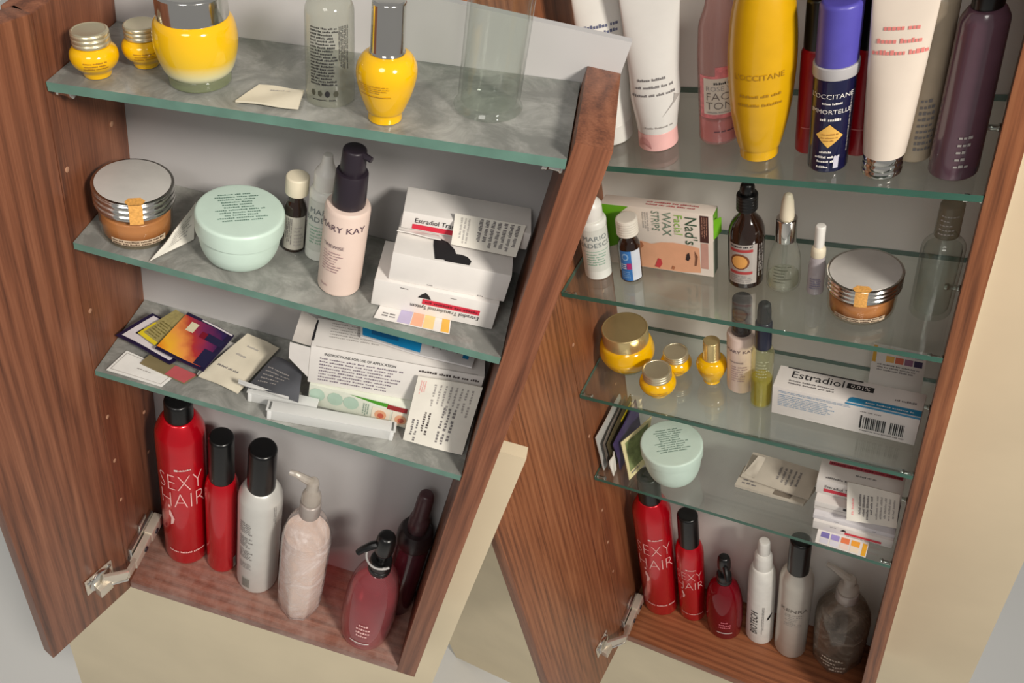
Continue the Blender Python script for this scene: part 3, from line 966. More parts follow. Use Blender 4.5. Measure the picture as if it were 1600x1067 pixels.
# ------------------------------------------------------------------ left cabinet, third shelf
t, mp = sheet_thing('gift_card', 'white rounded card lying at the front left corner, third shelf', 'card', 'L3',
                    [(0.0095, 0.0030, 0.0006), (0.0580, 0.0022, 0.0006), (0.0640, 0.0200, 0.0006), (0.0150, 0.0280, 0.0006)], pm('glossy_white_card', (232, 232, 228), 0.3), 0.0009, 0.0, 1)
small_print(mp, 0.40, 0.42, 0.72, 0.52, 1, LGREY, t, 5, 0.5, 0.0002)
for a, b, c, d in ((0.05, 0.08, 0.95, 0.1), (0.05, 0.9, 0.95, 0.92), (0.04, 0.08, 0.05, 0.92), (0.95, 0.08, 0.96, 0.92)):
    decal('printed_border', mp, a, b, c, d, LGREY, t, 0.0002, 4, 2)
t, mp = sheet_thing('sachet', 'small red and olive sachet half under the purple packet', 'sachet', 'L3',
                    [(0.0320, 0.0180, 0.0020), (0.0740, 0.0100, 0.0020), (0.0800, 0.0230, 0.0020), (0.0350, 0.0290, 0.0020)], pm('olive_foil', (128, 116, 84), 0.4), 0.0010, 0.0005, 8)
decal('printed_panel', mp, 0.55, 0.02, 0.99, 0.98, pm('salmon_print', (190, 92, 96), 0.4), t, 0.0002, 4, 4)
NAVYF = pm('navy_foil', (34, 26, 58), 0.35, var=0.15)
t, mp = sheet_thing('sachet', 'navy bordered white packet at the back left of the sachet pile', 'sachet', 'L3',
                    [(0.0030, 0.0340, 0.0085), (0.0560, 0.0225, 0.0060), (0.0740, 0.0560, 0.0060), (0.0200, 0.0680, 0.0100)], NAVYF, 0.0012, 0.0006, 5)
decal('printed_panel', mp, 0.06, 0.08, 0.94, 0.30, pm('off_white_print', (214, 208, 212), 0.4), t, 0.0002, 6, 3)
decal('printed_panel', mp, 0.06, 0.30, 0.36, 0.94, pm('off_white_print', (214, 208, 212), 0.4), t, 0.0002, 6, 3)
decal('printed_panel', mp, 0.20, 0.30, 0.90, 0.86, pm('olive_print', (120, 108, 62), 0.4), t, 0.0003, 6, 3)
decal('printed_panel', mp, 0.17, 0.28, 0.34, 0.50, pm('dark_navy_print', (24, 24, 44), 0.4), t, 0.0004, 4, 3)
t, mp = sheet_thing('sachet', 'yellow edged olive sachet lying between the navy and sunset packets', 'sachet', 'L3',
                    [(0.0205, 0.0395, 0.0122), (0.0390, 0.0320, 0.0122), (0.0520, 0.0700, 0.0140), (0.0380, 0.0760, 0.0140)], pm('khaki_foil', (160, 148, 96), 0.45, var=0.15, scale=400), 0.0010, 0.0004, 6)
decal('yellow_edge', mp, 0.0, 0.0, 1.0, 0.09, pm('lemon_print', (222, 200, 44), 0.4), t, 0.0002, 6, 2)
decal('yellow_edge', mp, 0.0, 0.0, 0.12, 0.45, pm('lemon_print', (222, 200, 44), 0.4), t, 0.0003, 2, 6)
small_print(mp, 0.2, 0.12, 0.9, 0.6, 7, pm('olive_ink', (120, 110, 60), 0.5), t, 4, 0.5, 0.0003)


def sunset():
    m, nt, b = newmat('sunset_print')
    tc = nt.nodes.new('ShaderNodeTexCoord')
    mp_ = nt.nodes.new('ShaderNodeMapping')
    mp_.inputs['Rotation'].default_value = (0, 0, -0.55)
    mp_.inputs['Location'].default_value = (0.5, 0.5, 0)
    mp_.inputs['Scale'].default_value = (17, 17, 17)
    sp = nt.nodes.new('ShaderNodeSeparateXYZ')
    n = nt.nodes.new('ShaderNodeTexNoise')
    n.inputs['Scale'].default_value = 90
    ad = nt.nodes.new('ShaderNodeMath'); ad.operation = 'MULTIPLY_ADD'; ad.inputs[1].default_value = 0.25
    r = nt.nodes.new('ShaderNodeValToRGB')
    st = [(0.05, (222, 112, 24)), (0.25, (236, 176, 50)), (0.42, (232, 150, 74)), (0.60, (176, 52, 52)), (0.80, (122, 40, 86)), (1.0, (44, 30, 78))]
    r.color_ramp.elements[0].position, r.color_ramp.elements[0].color = st[0][0], lin(st[0][1])
    r.color_ramp.elements[1].position, r.color_ramp.elements[1].color = st[-1][0], lin(st[-1][1])
    for p, c in st[1:-1]:
        r.color_ramp.elements.new(p).color = lin(c)
    L = nt.links.new
    L(tc.outputs['Object'], mp_.inputs[0]); L(mp_.outputs[0], sp.inputs[0]); L(tc.outputs['Object'], n.inputs['Vector'])
    L(n.outputs['Fac'], ad.inputs[0]); L(sp.outputs['X'], ad.inputs[2]); L(ad.outputs[0], r.inputs[0]); L(r.outputs[0], b.inputs['Base Color'])
    b.inputs['Roughness'].default_value = 0.35
    return m


t, mp = sheet_thing('sachet', 'orange and purple sunset packet on top of the sachet pile', 'sachet', 'L3',
                    [(0.0420, 0.0265, 0.0150), (0.0868, 0.0195, 0.0120), (0.0950, 0.0655, 0.0130), (0.0500, 0.0740, 0.0165)], NAVYF, 0.0012, 0.0006, 9)
decal('printed_panel', mp, 0.0, 0.05, 0.90, 0.93, sunset(), t, 0.0002, 8, 8)
decal('printed_panel', mp, 0.60, 0.60, 0.96, 0.76, pm('navy_print', (36, 34, 66), 0.3), t, 0.0004, 4, 3)
decal('printed_panel', mp, 0.50, 0.60, 0.62, 0.74, pm('maroon_print', (120, 20, 40), 0.3), t, 0.0005, 3, 3)
decal('printed_panel', mp, 0.20, 0.62, 0.36, 0.84, pm('pale_print', (220, 212, 180), 0.4), t, 0.0004, 3, 3)
decal('printed_panel', mp, 0.34, 0.95, 0.98, 0.985, pm('off_white_print', (214, 208, 212), 0.4), t, 0.0003, 6, 2)
decal('printed_panel', mp, 0.74, 0.06, 0.97, 0.44, pm('navy_print', (36, 34, 66)), t, 0.0004, 4, 4)
t, mp = sheet_thing('sachet', 'thin silvery sachet peeking out right of the sunset packet', 'sachet', 'L3',
                    [(0.0800, 0.0220, 0.0040), (0.0960, 0.0230, 0.0040), (0.1010, 0.0640, 0.0050), (0.0850, 0.0650, 0.0050)], FOIL, 0.0010, 0.0004, 3)
t, mp = sheet_thing('sachet', 'long cream paper sachet lying diagonally beside the sunset packet', 'sachet', 'L3',
                    [(0.0830, 0.0175, 0.0075), (0.1180, 0.0150, 0.0030), (0.1325, 0.0740, 0.0040), (0.1030, 0.0760, 0.0090)], PAPERC, 0.0012, 0.0012, 12)
small_print(mp, 0.12, 0.26, 0.72, 0.33, 1, GREY, t, 5, 0.5, 0.0002, ragged=0)
small_print(mp, 0.25, 0.55, 0.6, 0.62, 1, LGREY, t, 6, 0.5, 0.0002)
small_print(mp, 0.3, 0.75, 0.7, 0.82, 1, LGREY, t, 8, 0.5, 0.0002)
t, mp = sheet_thing('sachet', 'dark grey foil sachet with curled edge beside the open carton', 'sachet', 'L3',
                    [(0.1248, 0.0153, 0.0180), (0.1690, 0.0130, 0.0180), (0.1640, 0.0360, 0.0270), (0.1358, 0.0512, 0.0195)], DGREY, 0.0010, 0.0022, 14, curl=-0.003)
small_print(mp, 0.1, 0.2, 0.7, 0.7, 5, LGREY, t, 4, 0.3, 0.0003)
t2, mp2 = sheet('foil_lip', [(-0.0304, -0.0138, -0.0010), (0.0125, -0.0163, -0.0016), (0.0125, -0.0146, -0.0014), (-0.0304, -0.0121, -0.0008)], pm('pale_foil_edge', (196, 196, 194), 0.4), t, 0.0012, 0.0018, 14)

CLR = clear('frosted_plastic', (246, 247, 245), 0.6, (240, 241, 240), rough=0.12)
t = thing('plastic_tray', 'frosted clear plastic strip tray at the front shelf edge, left cabinet', 'tray', 'L3', 0.1475, 0.0010, 0, 0.136)
add('tray', box_me(0.1010, 0.0095, 0.0115, 0.0009), CLR, t)
add('tray_rim', box_me(0.1030, 0.0105, 0.0010, 0.0004, (-0.001, -0.0005, 0.0108)), CLR, t)
for x in (0.0, 0.0975):
    add('tray_end', box_me(0.0035, 0.0100, 0.0118, 0.0008, (x, -0.0003, 0)), pm('milky_tray_plastic', (228, 229, 228), 0.3), t)
t = thing('plastic_tray', 'frosted clear plastic strip tray under the dark grey sachet', 'tray', 'L3', 0.1269, 0.0130, 0, 0.08)
add('tray', box_me(0.0560, 0.0085, 0.0110, 0.0009), CLR, t)
add('tray_end', box_me(0.0035, 0.0090, 0.0113, 0.0008, (0, -0.0003, 0)), pm('milky_tray_plastic', (206, 208, 204)), t)
add('tray_rim', box_me(0.0575, 0.0092, 0.0010, 0.0004, (-0.0008, -0.0004, 0.0104)), CLR, t)

FACEC = pm('skin_print', (226, 168, 132), 0.5, var=0.05)
t, fr, tp, lf, rt = carton('carton', 'white and green wax strip carton under the open white carton', 'L3', 0.1730, 0.0275, 0, 0.1260, 0.0400, 0.0245, 0.037, pm('pale_carton', (218, 222, 208), 0.5))
decal('green_band', fr, 0, 0, 0, 0, GREENINK, t, 0.0003, poly=[(0.0330, 0.0240), (0.0650, 0.0240), (0.0660, 0.0195), (0.0560, 0.0200)])
decal('red_band', fr, 0.0640, 0.0180, 0.0800, 0.0235, pm('dark_red_print', (150, 36, 40), 0.5), t, 0.0004, 2, 1)
for u in (0.001, 0.016, 0.029):
    decal('printed_text', fr, 0, 0, 0, 0, pm('sage_print', (176, 200, 184), 0.5), t, 0.0003, poly=[(u + 0.006 + 0.0065 * math.cos(q * PI / 5), 0.0140 + 0.0075 * math.sin(q * PI / 5)) for q in range(10)])
small_print(fr, 0.0445, 0.003, 0.050, 0.018, 3, pm('green_grey_ink', (104, 134, 122)), t, 5, 0.5, 0.0004, vert=True)
for u in (0.0525, 0.0690):
    decal('picture_panel', fr, u, 0.0015, u + 0.0145, 0.0168, pm('cream_print', (232, 222, 204), 0.5), t, 0.0004, 2, 2)
    decal('picture', fr, 0, 0, 0, 0, FACEC, t, 0.0006, poly=[(u + 0.0072 + 0.0048 * math.cos(q * PI / 6), 0.0092 + 0.0055 * math.sin(q * PI / 6)) for q in range(12)])
    decal('picture', fr, 0, 0, 0, 0, pm('rose_print', (196, 96, 76), 0.5), t, 0.0008, poly=[(u + 0.0075 + 0.0026 * math.cos(q * PI / 4), 0.0086 + 0.0030 * math.sin(q * PI / 4)) for q in range(8)])

t, fr, tp, lf, rt = carton('carton', 'long white carton with printed instructions and torn open left flap', 'L3', 0.1709, 0.0282, 0.0250, 0.1330, 0.0320, 0.0405, 0.127)
lettering(fr, 'INSTRUCTIONS FOR USE OF APPLICATION', 0.0110, 0.0335, 0.0040, INK, t, align='LEFT', off=0.0004, wide=0.72)
small_print(fr, 0.0080, 0.0040, 0.0720, 0.0315, 8, pm('plum_grey_ink', (120, 108, 122), 0.5), t, 31, 0.42, 0.0003, ragged=0.2)
decal('crease', tp, 0.004, 0.0006, 0.128, 0.0012, LGREY, t, 0.0002, 4, 1)
small_print(tp, 0.012, 0.012, 0.060, 0.030, 6, LGREY, t, 8, 0.35, 0.0003)
small_print(fr, 0.0840, 0.0335, 0.1290, 0.0372, 1, pm('brown_black_ink', (74, 66, 66), 0.5), t, 33, 0.62, 0.0004, ragged=0)
sheet('carton_flap', [(-0.0165, 0.0040, 0.0200), (-0.0001, 0.0004, 0.0060), (-0.0001, 0.0004, 0.0385), (-0.0165, 0.0040, 0.0370)], CARD, t, 0.0006, 0.0, 1)
sheet('carton_flap', [(-0.0150, 0.0040, 0.0385), (-0.0002, 0.0010, 0.0395), (0.0000, 0.0300, 0.0402), (-0.0130, 0.0300, 0.0470)], CARDG, t, 0.0006, 0.0004, 2)
decal('inside_shade', lf, 0.002, 0.003, 0.030, 0.038, pm('painted_inside_shade', (60, 56, 54), 0.8), t, 0.0002, 2, 2)  # dark patch painted for the shade inside the torn-open end
decal('inside_shade', tp, -0.0005, 0.0060, 0.0012, 0.0290, pm('matte_black', (26, 24, 28)), t, 0.0004, 1, 2)  # dark strip painted for shade in the gap by the flap

t, mp = sheet_thing('sachet', 'blue and white sachet lying on top of the instructions carton', 'sachet', 'L3',
                    [(0.2040, 0.0490, 0.0685), (0.2915, 0.0430, 0.0710), (0.2930, 0.0700, 0.0710), (0.1990, 0.0670, 0.0690)], pm('white_sachet', (214, 212, 212), 0.45), 0.0016, 0.0016, 21)
decal('printed_panel', mp, 0.02, 0.08, 0.54, 0.97, CYAN, t, 0.0002, 10, 4)
decal('printed_panel', mp, 0.10, 0.30, 0.34, 0.9, pm('deep_blue_print', (18, 104, 160), 0.4), t, 0.0004, 6, 4)
small_print(mp, 0.60, 0.35, 0.86, 0.95, 9, GREY, t, 5, 0.6, 0.0003, vert=True)
decal('printed_panel', mp, 0.90, 0.25, 0.95, 0.95, CYAN, t, 0.0003, 2, 4)

t, mp = sheet_thing('paper_leaflet', 'printed white pharmacy leaflet leaning against the instructions carton', 'leaflet', 'L3',
                    [(0.2551, 0.0193, 0.0004), (0.3030, 0.0205, 0.0004), (0.3035, 0.0420, 0.0580), (0.2545, 0.0355, 0.0580)], PAPER, 0.0010, 0.0008, 17)
small_print(mp, 0.06, 0.05, 0.20, 0.36, 2, GREY, t, 5, 0.5, 0.0003, vert=True)
small_print(mp, 0.22, 0.05, 0.36, 0.5, 2, pm('brown_black_ink', (74, 66, 66)), t, 6, 0.5, 0.0003, vert=True)
small_print(mp, 0.48, 0.05, 0.74, 0.62, 3, GREY, t, 7, 0.5, 0.0003, vert=True)
small_print(mp, 0.06, 0.74, 0.16, 0.95, 3, PINKINK, t, 8, 0.5, 0.0003, vert=True)
small_print(mp, 0.26, 0.55, 0.92, 0.93, 8, LGREY, t, 9, 0.4, 0.0003, vert=True)

# ------------------------------------------------------------------ left cabinet, bottom
hair_can('tall red can of hair spray with black cap, left cabinet', 'L0', 0.0415, 0.0615, 0.0248, 0.2370, 0.0150, 0.2350, 0.2600, 0.0140, REDM, 'sexy')
t, mp = hair_can('slim plain red can with black cap, left cabinet, beside the tall red can', 'L0', 0.0855, 0.0580, 0.0174, 0.1630, 0.0136, 0.1590, 0.2280, 0.0130, REDM)
decal('label', mp, 0.0125, 0.006, 0.0165, 0.0270, pm('grey_label', (186, 182, 172)), t, 0.0004, 4, 1)
small_print(mp, 0.0128, 0.008, 0.0160, 0.026, 3, INK, t, 4, 0.6, 0.0006, vert=True)
t, mp = hair_can('silver can with black cap between the red can and the pink lotion bottle', 'L0', 0.1295, 0.0513, 0.0226, 0.1790, 0.0146, 0.1750, 0.2385, 0.0142, ALU)
for z0, z1 in ((0.118, 0.138), (0.092, 0.112), (0.070, 0.088), (0.050, 0.062)):
    small_print(mp, -0.022, z0, -0.006, z1, 6, GREY, t, int(z0 * 1000), 0.5, 0.0004)
decal('barcode', mp, -0.018, 0.010, -0.008, 0.030, pm('grey_label', (186, 182, 172)), t, 0.0003, 6, 1)
small_print(mp, -0.0175, 0.012, -0.0085, 0.029, 9, INK, t, 5, 0.6, 0.0006, vert=True, ragged=0)
small_print(mp, 0.014, 0.135, 0.018, 0.165, 2, GREY, t, 5, 0.5, 0.0004, vert=True)


def facet(k0, z0, z1, n=8, ph=0.2):
    """flattens the lower part of a bottle into n facets that die out upwards"""
    def f(a, z):
        k = k0 * min(1.0, max(0.0, (z1 - z) / (z1 - z0)))
        b = ((a - ph + PI / n) % (2 * PI / n)) - PI / n
        return 1 - k + k * math.cos(PI / n) / math.cos(b)
    return f


def lotion_bottle(label, frame, x, y, s, sz, mat, fillmat, side, fill_top):
    t = thing('lotion_bottle', label, 'bottle', frame, x, y)
    prof = [(0.0190, 0), (0.0200, 0.0015), (0.0248, 0.0240), (0.0256, 0.0700), (0.0252, 0.1300), (0.0240, 0.1480), (0.0190, 0.1700), (0.0120, 0.1800), (0.0102, 0.1840)]
    prof = [(r * s, z * sz) for r, z in prof]
    p2 = soften([(0.0004, 0)] + prof + [(0.0004, prof[-1][1])], 0.006)
    add('body', lathe(p2, 64, facet(1.0, 0.04 * sz, 0.10 * sz)), mat, t)
    fl = [(r * 0.93, z + 0.002) for r, z in prof if z < fill_top * sz] + [(0.0225 * s, fill_top * sz)]
    add('lotion', lathe(soften([(0.0004, 0.002)] + fl + [(0.0004, fl[-1][1])], 0.004), 64, facet(1.0, 0.04 * sz, 0.10 * sz)), fillmat, t)
    part('collar', [(0.0102 * s, 0.1838 * sz), (0.0102 * s, 0.2020 * sz), (0.0094 * s, 0.2035 * sz)], pm('pearl_grey_plastic', (170, 160, 154), 0.3, 0.2), t)
    part('pump_head', [(0.0076 * s, 0.2030 * sz), (0.0098 * s, 0.2070 * sz), (0.0090 * s, 0.2150 * sz), (0.0056 * s, 0.2230 * sz), (0.0060 * s, 0.2330 * sz), (0.0048 * s, 0.2375 * sz)], CLEARP, t, 0.0016)
    a = t['face'] + side
    d = Vector((math.cos(a), math.sin(a), 0))
    zt = 0.2330 * sz
    add('spout', tube_me([Vector((0, 0, zt)), d * 0.008 * s + Vector((0, 0, zt + 0.0030)), d * 0.016 * s + Vector((0, 0, zt + 0.0065)), d * 0.0225 * s + Vector((0, 0, zt + 0.0070))], 0.0046 * s, 10, 0.0024 * s), CLEARP, t)
    return t, on_lathe(prof, t['face'])


SMEAR = clear('lotion_bottle_plastic', (252, 248, 246), 0.30, (238, 228, 226), rough=0.12, dust=(0.10, 0.62, 40))
LOTP = pm('pink_lotion', (242, 222, 210), 0.45, var=0.03)
lotion_bottle('faceted clear pump bottle of pale pink lotion beside the silver can', 'L0', 0.1846, 0.0327, 1.0, 1.0, SMEAR, LOTP, -1.75, 0.150)


def red_pump(label, frame, x, y, s, sz, liquid, wall, hook):
    t = thing('pump_bottle', label, 'bottle', frame, x, y)
    prof = [(0.0250, 0), (0.0262, 0.003), (0.0284, 0.0400), (0.0272, 0.0800), (0.0250, 0.1000), (0.0205, 0.1180), (0.0130, 0.1275), (0.0112, 0.1300)]
    prof = [(r * s, z * sz) for r, z in prof]
    o, mp = part('body', prof, wall, t, 0.004)
    part('liquid', [(r * 0.92, z + 0.002) for r, z in prof[:4]] + [(0.0235 * s, 0.094 * sz)], liquid, t, 0.004)
    part('collar', [(0.0114 * s, 0.1290 * sz), (0.0114 * s, 0.1350 * sz), (0.0104 * s, 0.1356 * sz), (0.0112 * s, 0.1400 * sz), (0.0108 * s, 0.1470 * sz), (0.0096 * s, 0.1480 * sz)], BLACK, t, 0.0006)
    part('pump_stem', [(0.0052 * s, 0.1478 * sz), (0.0052 * s, 0.1600 * sz)], BLACK, t, 0.0004)
    part('pump_head', [(0.0070 * s, 0.1590 * sz), (0.0094 * s, 0.1640 * sz), (0.0096 * s, 0.1780 * sz), (0.0086 * s, 0.1870 * sz), (0.0060 * s, 0.1900 * sz)], BLACK, t, 0.0022)
    a = t['face'] + (-1.2 if hook else 0.2)
    d = Vector((math.cos(a), math.sin(a), 0))
    zt = 0.175 * sz
    add('spout', tube_me([d * 0.004 + Vector((0, 0, zt)), d * 0.012 * s + Vector((0, 0, zt - 0.001)), d * 0.021 * s + Vector((0, 0, zt - 0.008)), d * 0.025 * s + Vector((0, 0, zt - 0.013))], 0.0046 * s, 10, 0.0032 * s), BLACK, t)
    if hook:
        ring = [Vector((0.0155 * math.cos(q), 0.0155 * math.sin(q), 0.1560 * sz + 0.004 * math.sin(q + 1))) for q in [a - 0.6 + k * 0.22 for k in range(12)]]
        add('lock_clip', tube_me(ring, 0.0011, 8), pm('grey_clip', (188, 186, 184), 0.3), t)
    return t, mp


PINKL = clear('red_liquid', (246, 176, 184), 0.20, (204, 66, 88), rough=0.1)
t, mp = red_pump('small clear pump bottle of red liquid with black pump, left cabinet front', 'L0', 0.2615, 0.0300, 1.0, 1.0, PINKL,
                 clear('pink_clear_plastic', (250, 226, 226), 0.14, (220, 150, 156), rough=0.06), True)
pp = pm('pale_pink_ink', (244, 196, 192))
for k, (z, w) in enumerate(((0.060, 0.010), (0.053, 0.015), (0.046, 0.014), (0.039, 0.012))):
    small_print(mp, -0.004 - w / 2 + 0.003, z - 0.0034, -0.001 + w / 2, z + 0.0016, 1, pp, t, k, 0.8, 0.0006, ragged=0)
decal('label_line', mp, -0.013, 0.0185, 0.009, 0.0205, WINK, t, 0.0006, 10, 1)

t = thing('spray_bottle', 'dark plum mist spray bottle in the shaded back right corner', 'bottle', 'L0', 0.2870, 0.0715)
PLUM = pm('plum_glass', (66, 24, 36), 0.14, coat=0.5)
part('body', [(0.0168, 0), (0.0174, 0.002), (0.0174, 0.1300)], PLUM, t, 0.002)
part('collar', [(0.0178, 0.1290), (0.0186, 0.1320), (0.0184, 0.1410), (0.0172, 0.1480), (0.0150, 0.1530)], pm('dark_brown_plastic', (40, 28, 30), 0.3), t, 0.0016)
part('spray_head', [(0.0104, 0.1525), (0.0104, 0.1710), (0.0084, 0.1760), (0.0080, 0.2040), (0.0070, 0.2110), (0.0050, 0.2130)], pm('brown_plum_plastic', (74, 48, 52), 0.35), t, 0.0016)

# ================================================================== RIGHT CABINET, top shelf
def tube_body(r0, z0, w1, z1, face, n=14, seg=36, pinch=None, lean=0.0):
    """a squeeze tube: round at the cap, pressed flat at the crimp; returns mesh and mapper for its front"""
    t = Vector((-math.sin(face), math.cos(face), 0))
    f = Vector((math.cos(face), math.sin(face), 0))

    def dims(v):
        q = min(max((v - z0) / (z1 - z0), 0), 1)
        e = q * q * (3 - 2 * q)
        a = r0 + (w1 - r0) * q ** 0.8
        b = r0 * (1 - e) + 0.0012 * e
        if pinch:
            a *= 1 - pinch[1] * math.exp(-((v - pinch[0]) / 0.012) ** 2)
        return a, b
    vs, fs = [], []
    zz = [z0 + (z1 - z0) * i / n for i in range(n + 1)]
    for z in zz:
        a, b = dims(z)
        for k in range(seg):
            q = 2 * PI * k / seg
            p = t * a * math.sin(q) + f * b * math.cos(q)
            vs.append((p.x, p.y, z))
    for i in range(n):
        for k in range(seg):
            k2 = (k + 1) % seg
            fs.append((i * seg + k, i * seg + k2, (i + 1) * seg + k2, (i + 1) * seg + k))
    fs.append(tuple(range(seg - 1, -1, -1)))
    fs.append(tuple(n * seg + k for k in range(seg)))

    def mp(u, v, off=0.0):
        a, b = dims(v)
        s = max(-0.98, min(0.98, u / a))
        q = math.asin(s)
        p = t * (a + off) * math.sin(q) + f * (b + off) * math.cos(q)
        return (p.x, p.y, v)
    return pydata(vs, fs), mp


TUBEW = pm('pearl_white_tube', (228, 226, 220), 0.32, var=0.02)
t = thing('squeeze_tube', 'white cleanser tube on white cap, leftmost on the top right shelf', 'tube', 'RA', 0.0547, 0.0472)
part('cap', [(0.0184, 0), (0.0189, 0.001), (0.0191, 0.0180), (0.0186, 0.0190)], pm('off_white_cap', (214, 212, 206), 0.4), t, 0.001)
me, mp = tube_body(0.0188, 0.0190, 0.0215, 0.1750, t['face'])
add('tube', me, TUBEW, t)
DI = pm('slate_blue_ink', (96, 100, 128), 0.5)
small_print(mp, -0.0150, 0.1085, 0.0150, 0.1130, 1, DI, t, 2, 0.7, 0.0004, ragged=0)
small_print(mp, -0.0130, 0.1030, 0.0140, 0.1075, 1, DI, t, 3, 0.6, 0.0004, ragged=0.1)
small_print(mp, -0.0120, 0.0880, 0.0120, 0.0940, 2, pm('pale_blue_ink', (150, 184, 220), 0.5), t, 4, 0.5, 0.0004, ragged=0.2)
for u in (-0.006, 0.0065):
    for k in range(9):
        q = k * 2.4
        uu, vv = u + 0.0011 * k ** 0.6 * math.cos(q), 0.0725 + 0.0019 * k ** 0.6 * math.sin(q)
        decal('flower_print', mp, 0, 0, 0, 0, DI if k % 3 else pm('mid_blue_print', (120, 128, 150), 0.5), t, 0.0004 + 0.00005 * k,
              poly=[(uu + 0.0013 * math.cos(w * PI / 3), vv + 0.0017 * math.sin(w * PI / 3)) for w in range(6)])
small_print(mp, -0.0095, 0.0565, 0.0100, 0.0605, 1, LGREY, t, 6, 0.5, 0.0004, ragged=0)

t = thing('squeeze_tube', 'silvery white tube on a pale pink flip cap, top right shelf', 'tube', 'RA', 0.0994, 0.0415)
PINKCAP = pm('rose_pink_cap', (226, 176, 172), 0.38)
o, mc = part('cap', [(0.0164, 0), (0.0167, 0.001), (0.0163, 0.0165), (0.0158, 0.0172)], PINKCAP, t, 0.0012)
decal('thumb_notch', mc, 0, 0, 0, 0, pm('deeper_pink', (206, 150, 148), 0.4), t, 0.0003, poly=[(-0.013 + 0.0070 * math.cos(a * PI / 8), 0.0030 + 0.0105 * math.sin(a * PI / 8)) for a in range(9)])
me, mp = tube_body(0.0166, 0.0172, 0.0240, 0.1650, t['face'], pinch=(0.047, -0.08))
add('tube', me, pm('grey_white_tube', (214, 212, 208), 0.3, var=0.02), t)
for k, (v, w) in enumerate(((0.0680, 0.024), (0.0615, 0.028), (0.0545, 0.034))):
    small_print(mp, -w / 2 - 0.001, v - 0.0016, w / 2 - 0.001, v + 0.0016, 1, GREY, t, k + 3, 0.7, 0.0004, ragged=0)
small_print(mp, -0.010, 0.0225, 0.012, 0.0255, 1, LGREY, t, 9, 0.6, 0.0004, ragged=0)
decal('crease', mp, 0, 0, 0, 0, LGREY, t, 0.0003, poly=[(0.004, 0.0330), (0.0190, 0.0480), (0.0145, 0.0520), (0.0180, 0.0480)])

t = thing('toner_bottle', 'pink rose water bottle between the pink capped tube and yellow bottle', 'bottle', 'RA', 0.1475, 0.0555)
pts = [(0.0150, 0), (0.0162, 0.002), (0.0164, 0.0800), (0.0150, 0.1050), (0.0100, 0.1200), (0.0090, 0.1380)]
o, mp = part('body', pts, clear('rose_clear_plastic', (248, 228, 226), 0.30, (226, 186, 182), rough=0.04), t, 0.003)
part('rose_water', [(0.0146, 0.002), (0.0153, 0.003), (0.0153, 0.0230)], pm('rose_liquid', (226, 140, 142), 0.15), t, 0.002)
rose = pm('rose_label_print', (226, 132, 136), 0.45, var=0.25, scale=220)
decal('label_rose', mp, -0.0170, 0.0270, 0.0190, 0.0660, rose, t, 0.0003, 16, 6)
decal('label_rose', mp, -0.0030, 0.0655, 0.0130, 0.0740, rose, t, 0.0003, 8, 2)
decal('label', mp, -0.0125, 0.0310, 0.0230, 0.0640, pm('cream_label', (226, 218, 204), 0.5), t, 0.0005, 16, 4)
small_print(mp, -0.004, 0.0585, 0.012, 0.0610, 1, INK, t, 5, 0.8, 0.0008, ragged=0)
gi = pm('warm_grey_ink', (120, 110, 104), 0.5)
lettering(mp, 'ROSE WATER', -0.0105, 0.0530, 0.0060, LGREY, t, align='LEFT', off=0.0009)
lettering(mp, 'FACIAL', -0.0105, 0.0445, 0.0098, gi, t, align='LEFT', off=0.0009, thin=-0.0001)
lettering(mp, 'TONER', -0.0105, 0.0360, 0.0098, gi, t, align='LEFT', off=0.0009, thin=-0.0001)
small_print(mp, -0.0100, 0.0320, 0.014, 0.0340, 1, LGREY, t, 6, 0.6, 0.0008, ragged=0)
small_print(mp, -0.0040, 0.0130, 0.016, 0.0155, 1, pm('plum_ink', (92, 70, 84)), t, 7, 0.7, 0.0004, ragged=0)

t = thing('lotion_bottle', 'large mustard yellow bottle tapering to a narrow foot, top right shelf', 'bottle', 'RA', 0.1850, 0.0350)
o, mp = part('body', [(0.0140, 0), (0.0146, 0.001), (0.0148, 0.0090), (0.0162, 0.0105), (0.0190, 0.0240), (0.0219, 0.0430), (0.0238, 0.0680), (0.0243, 0.0890), (0.0236, 0.1080), (0.0214, 0.1280), (0.0170, 0.1450), (0.0100, 0.1560), (0.0040, 0.1590)], YEL2, t, smooth=True, seg=48)
mi = pm('ochre_ink', (170, 126, 20), 0.5)
lettering(mp, "L'OCCITANE", -0.002, 0.0800, 0.0066, mi, t)
small_print(mp, -0.016, 0.0640, 0.014, 0.0680, 1, mi, t, 5, 0.6, 0.0005, ragged=0)
small_print(mp, -0.018, 0.0560, 0.018, 0.0600, 1, mi, t, 6, 0.6, 0.0005, ragged=0)

for lab, x, y, r in (('deep red can showing between the yellow bottle and the navy bottle', 0.2200, 0.0458, 0.0104), ('deep red can showing between the navy bottle and the cream tube', 0.2545, 0.0465, 0.0100)):
    t = thing('spray_can', lab, 'can', 'RA', x, y, group='deep red cans on the top right shelf')
    o, mp = part('can_body', [(r * 0.96, 0), (r, 0.002), (r * 0.98, 0.0860), (r * 0.8, 0.0900)], DRED, t, 0.002)
    part('cap', [(r * 0.86, 0.0885), (r * 0.84, 0.1260), (r * 0.7, 0.1280)], BLACK, t, 0.002)
    decal('label_line', mp, -0.007, 0.0240, 0.007, 0.0250, pm('dull_rose_ink', (190, 100, 100), 0.5), t, 0.0004, 8, 1)

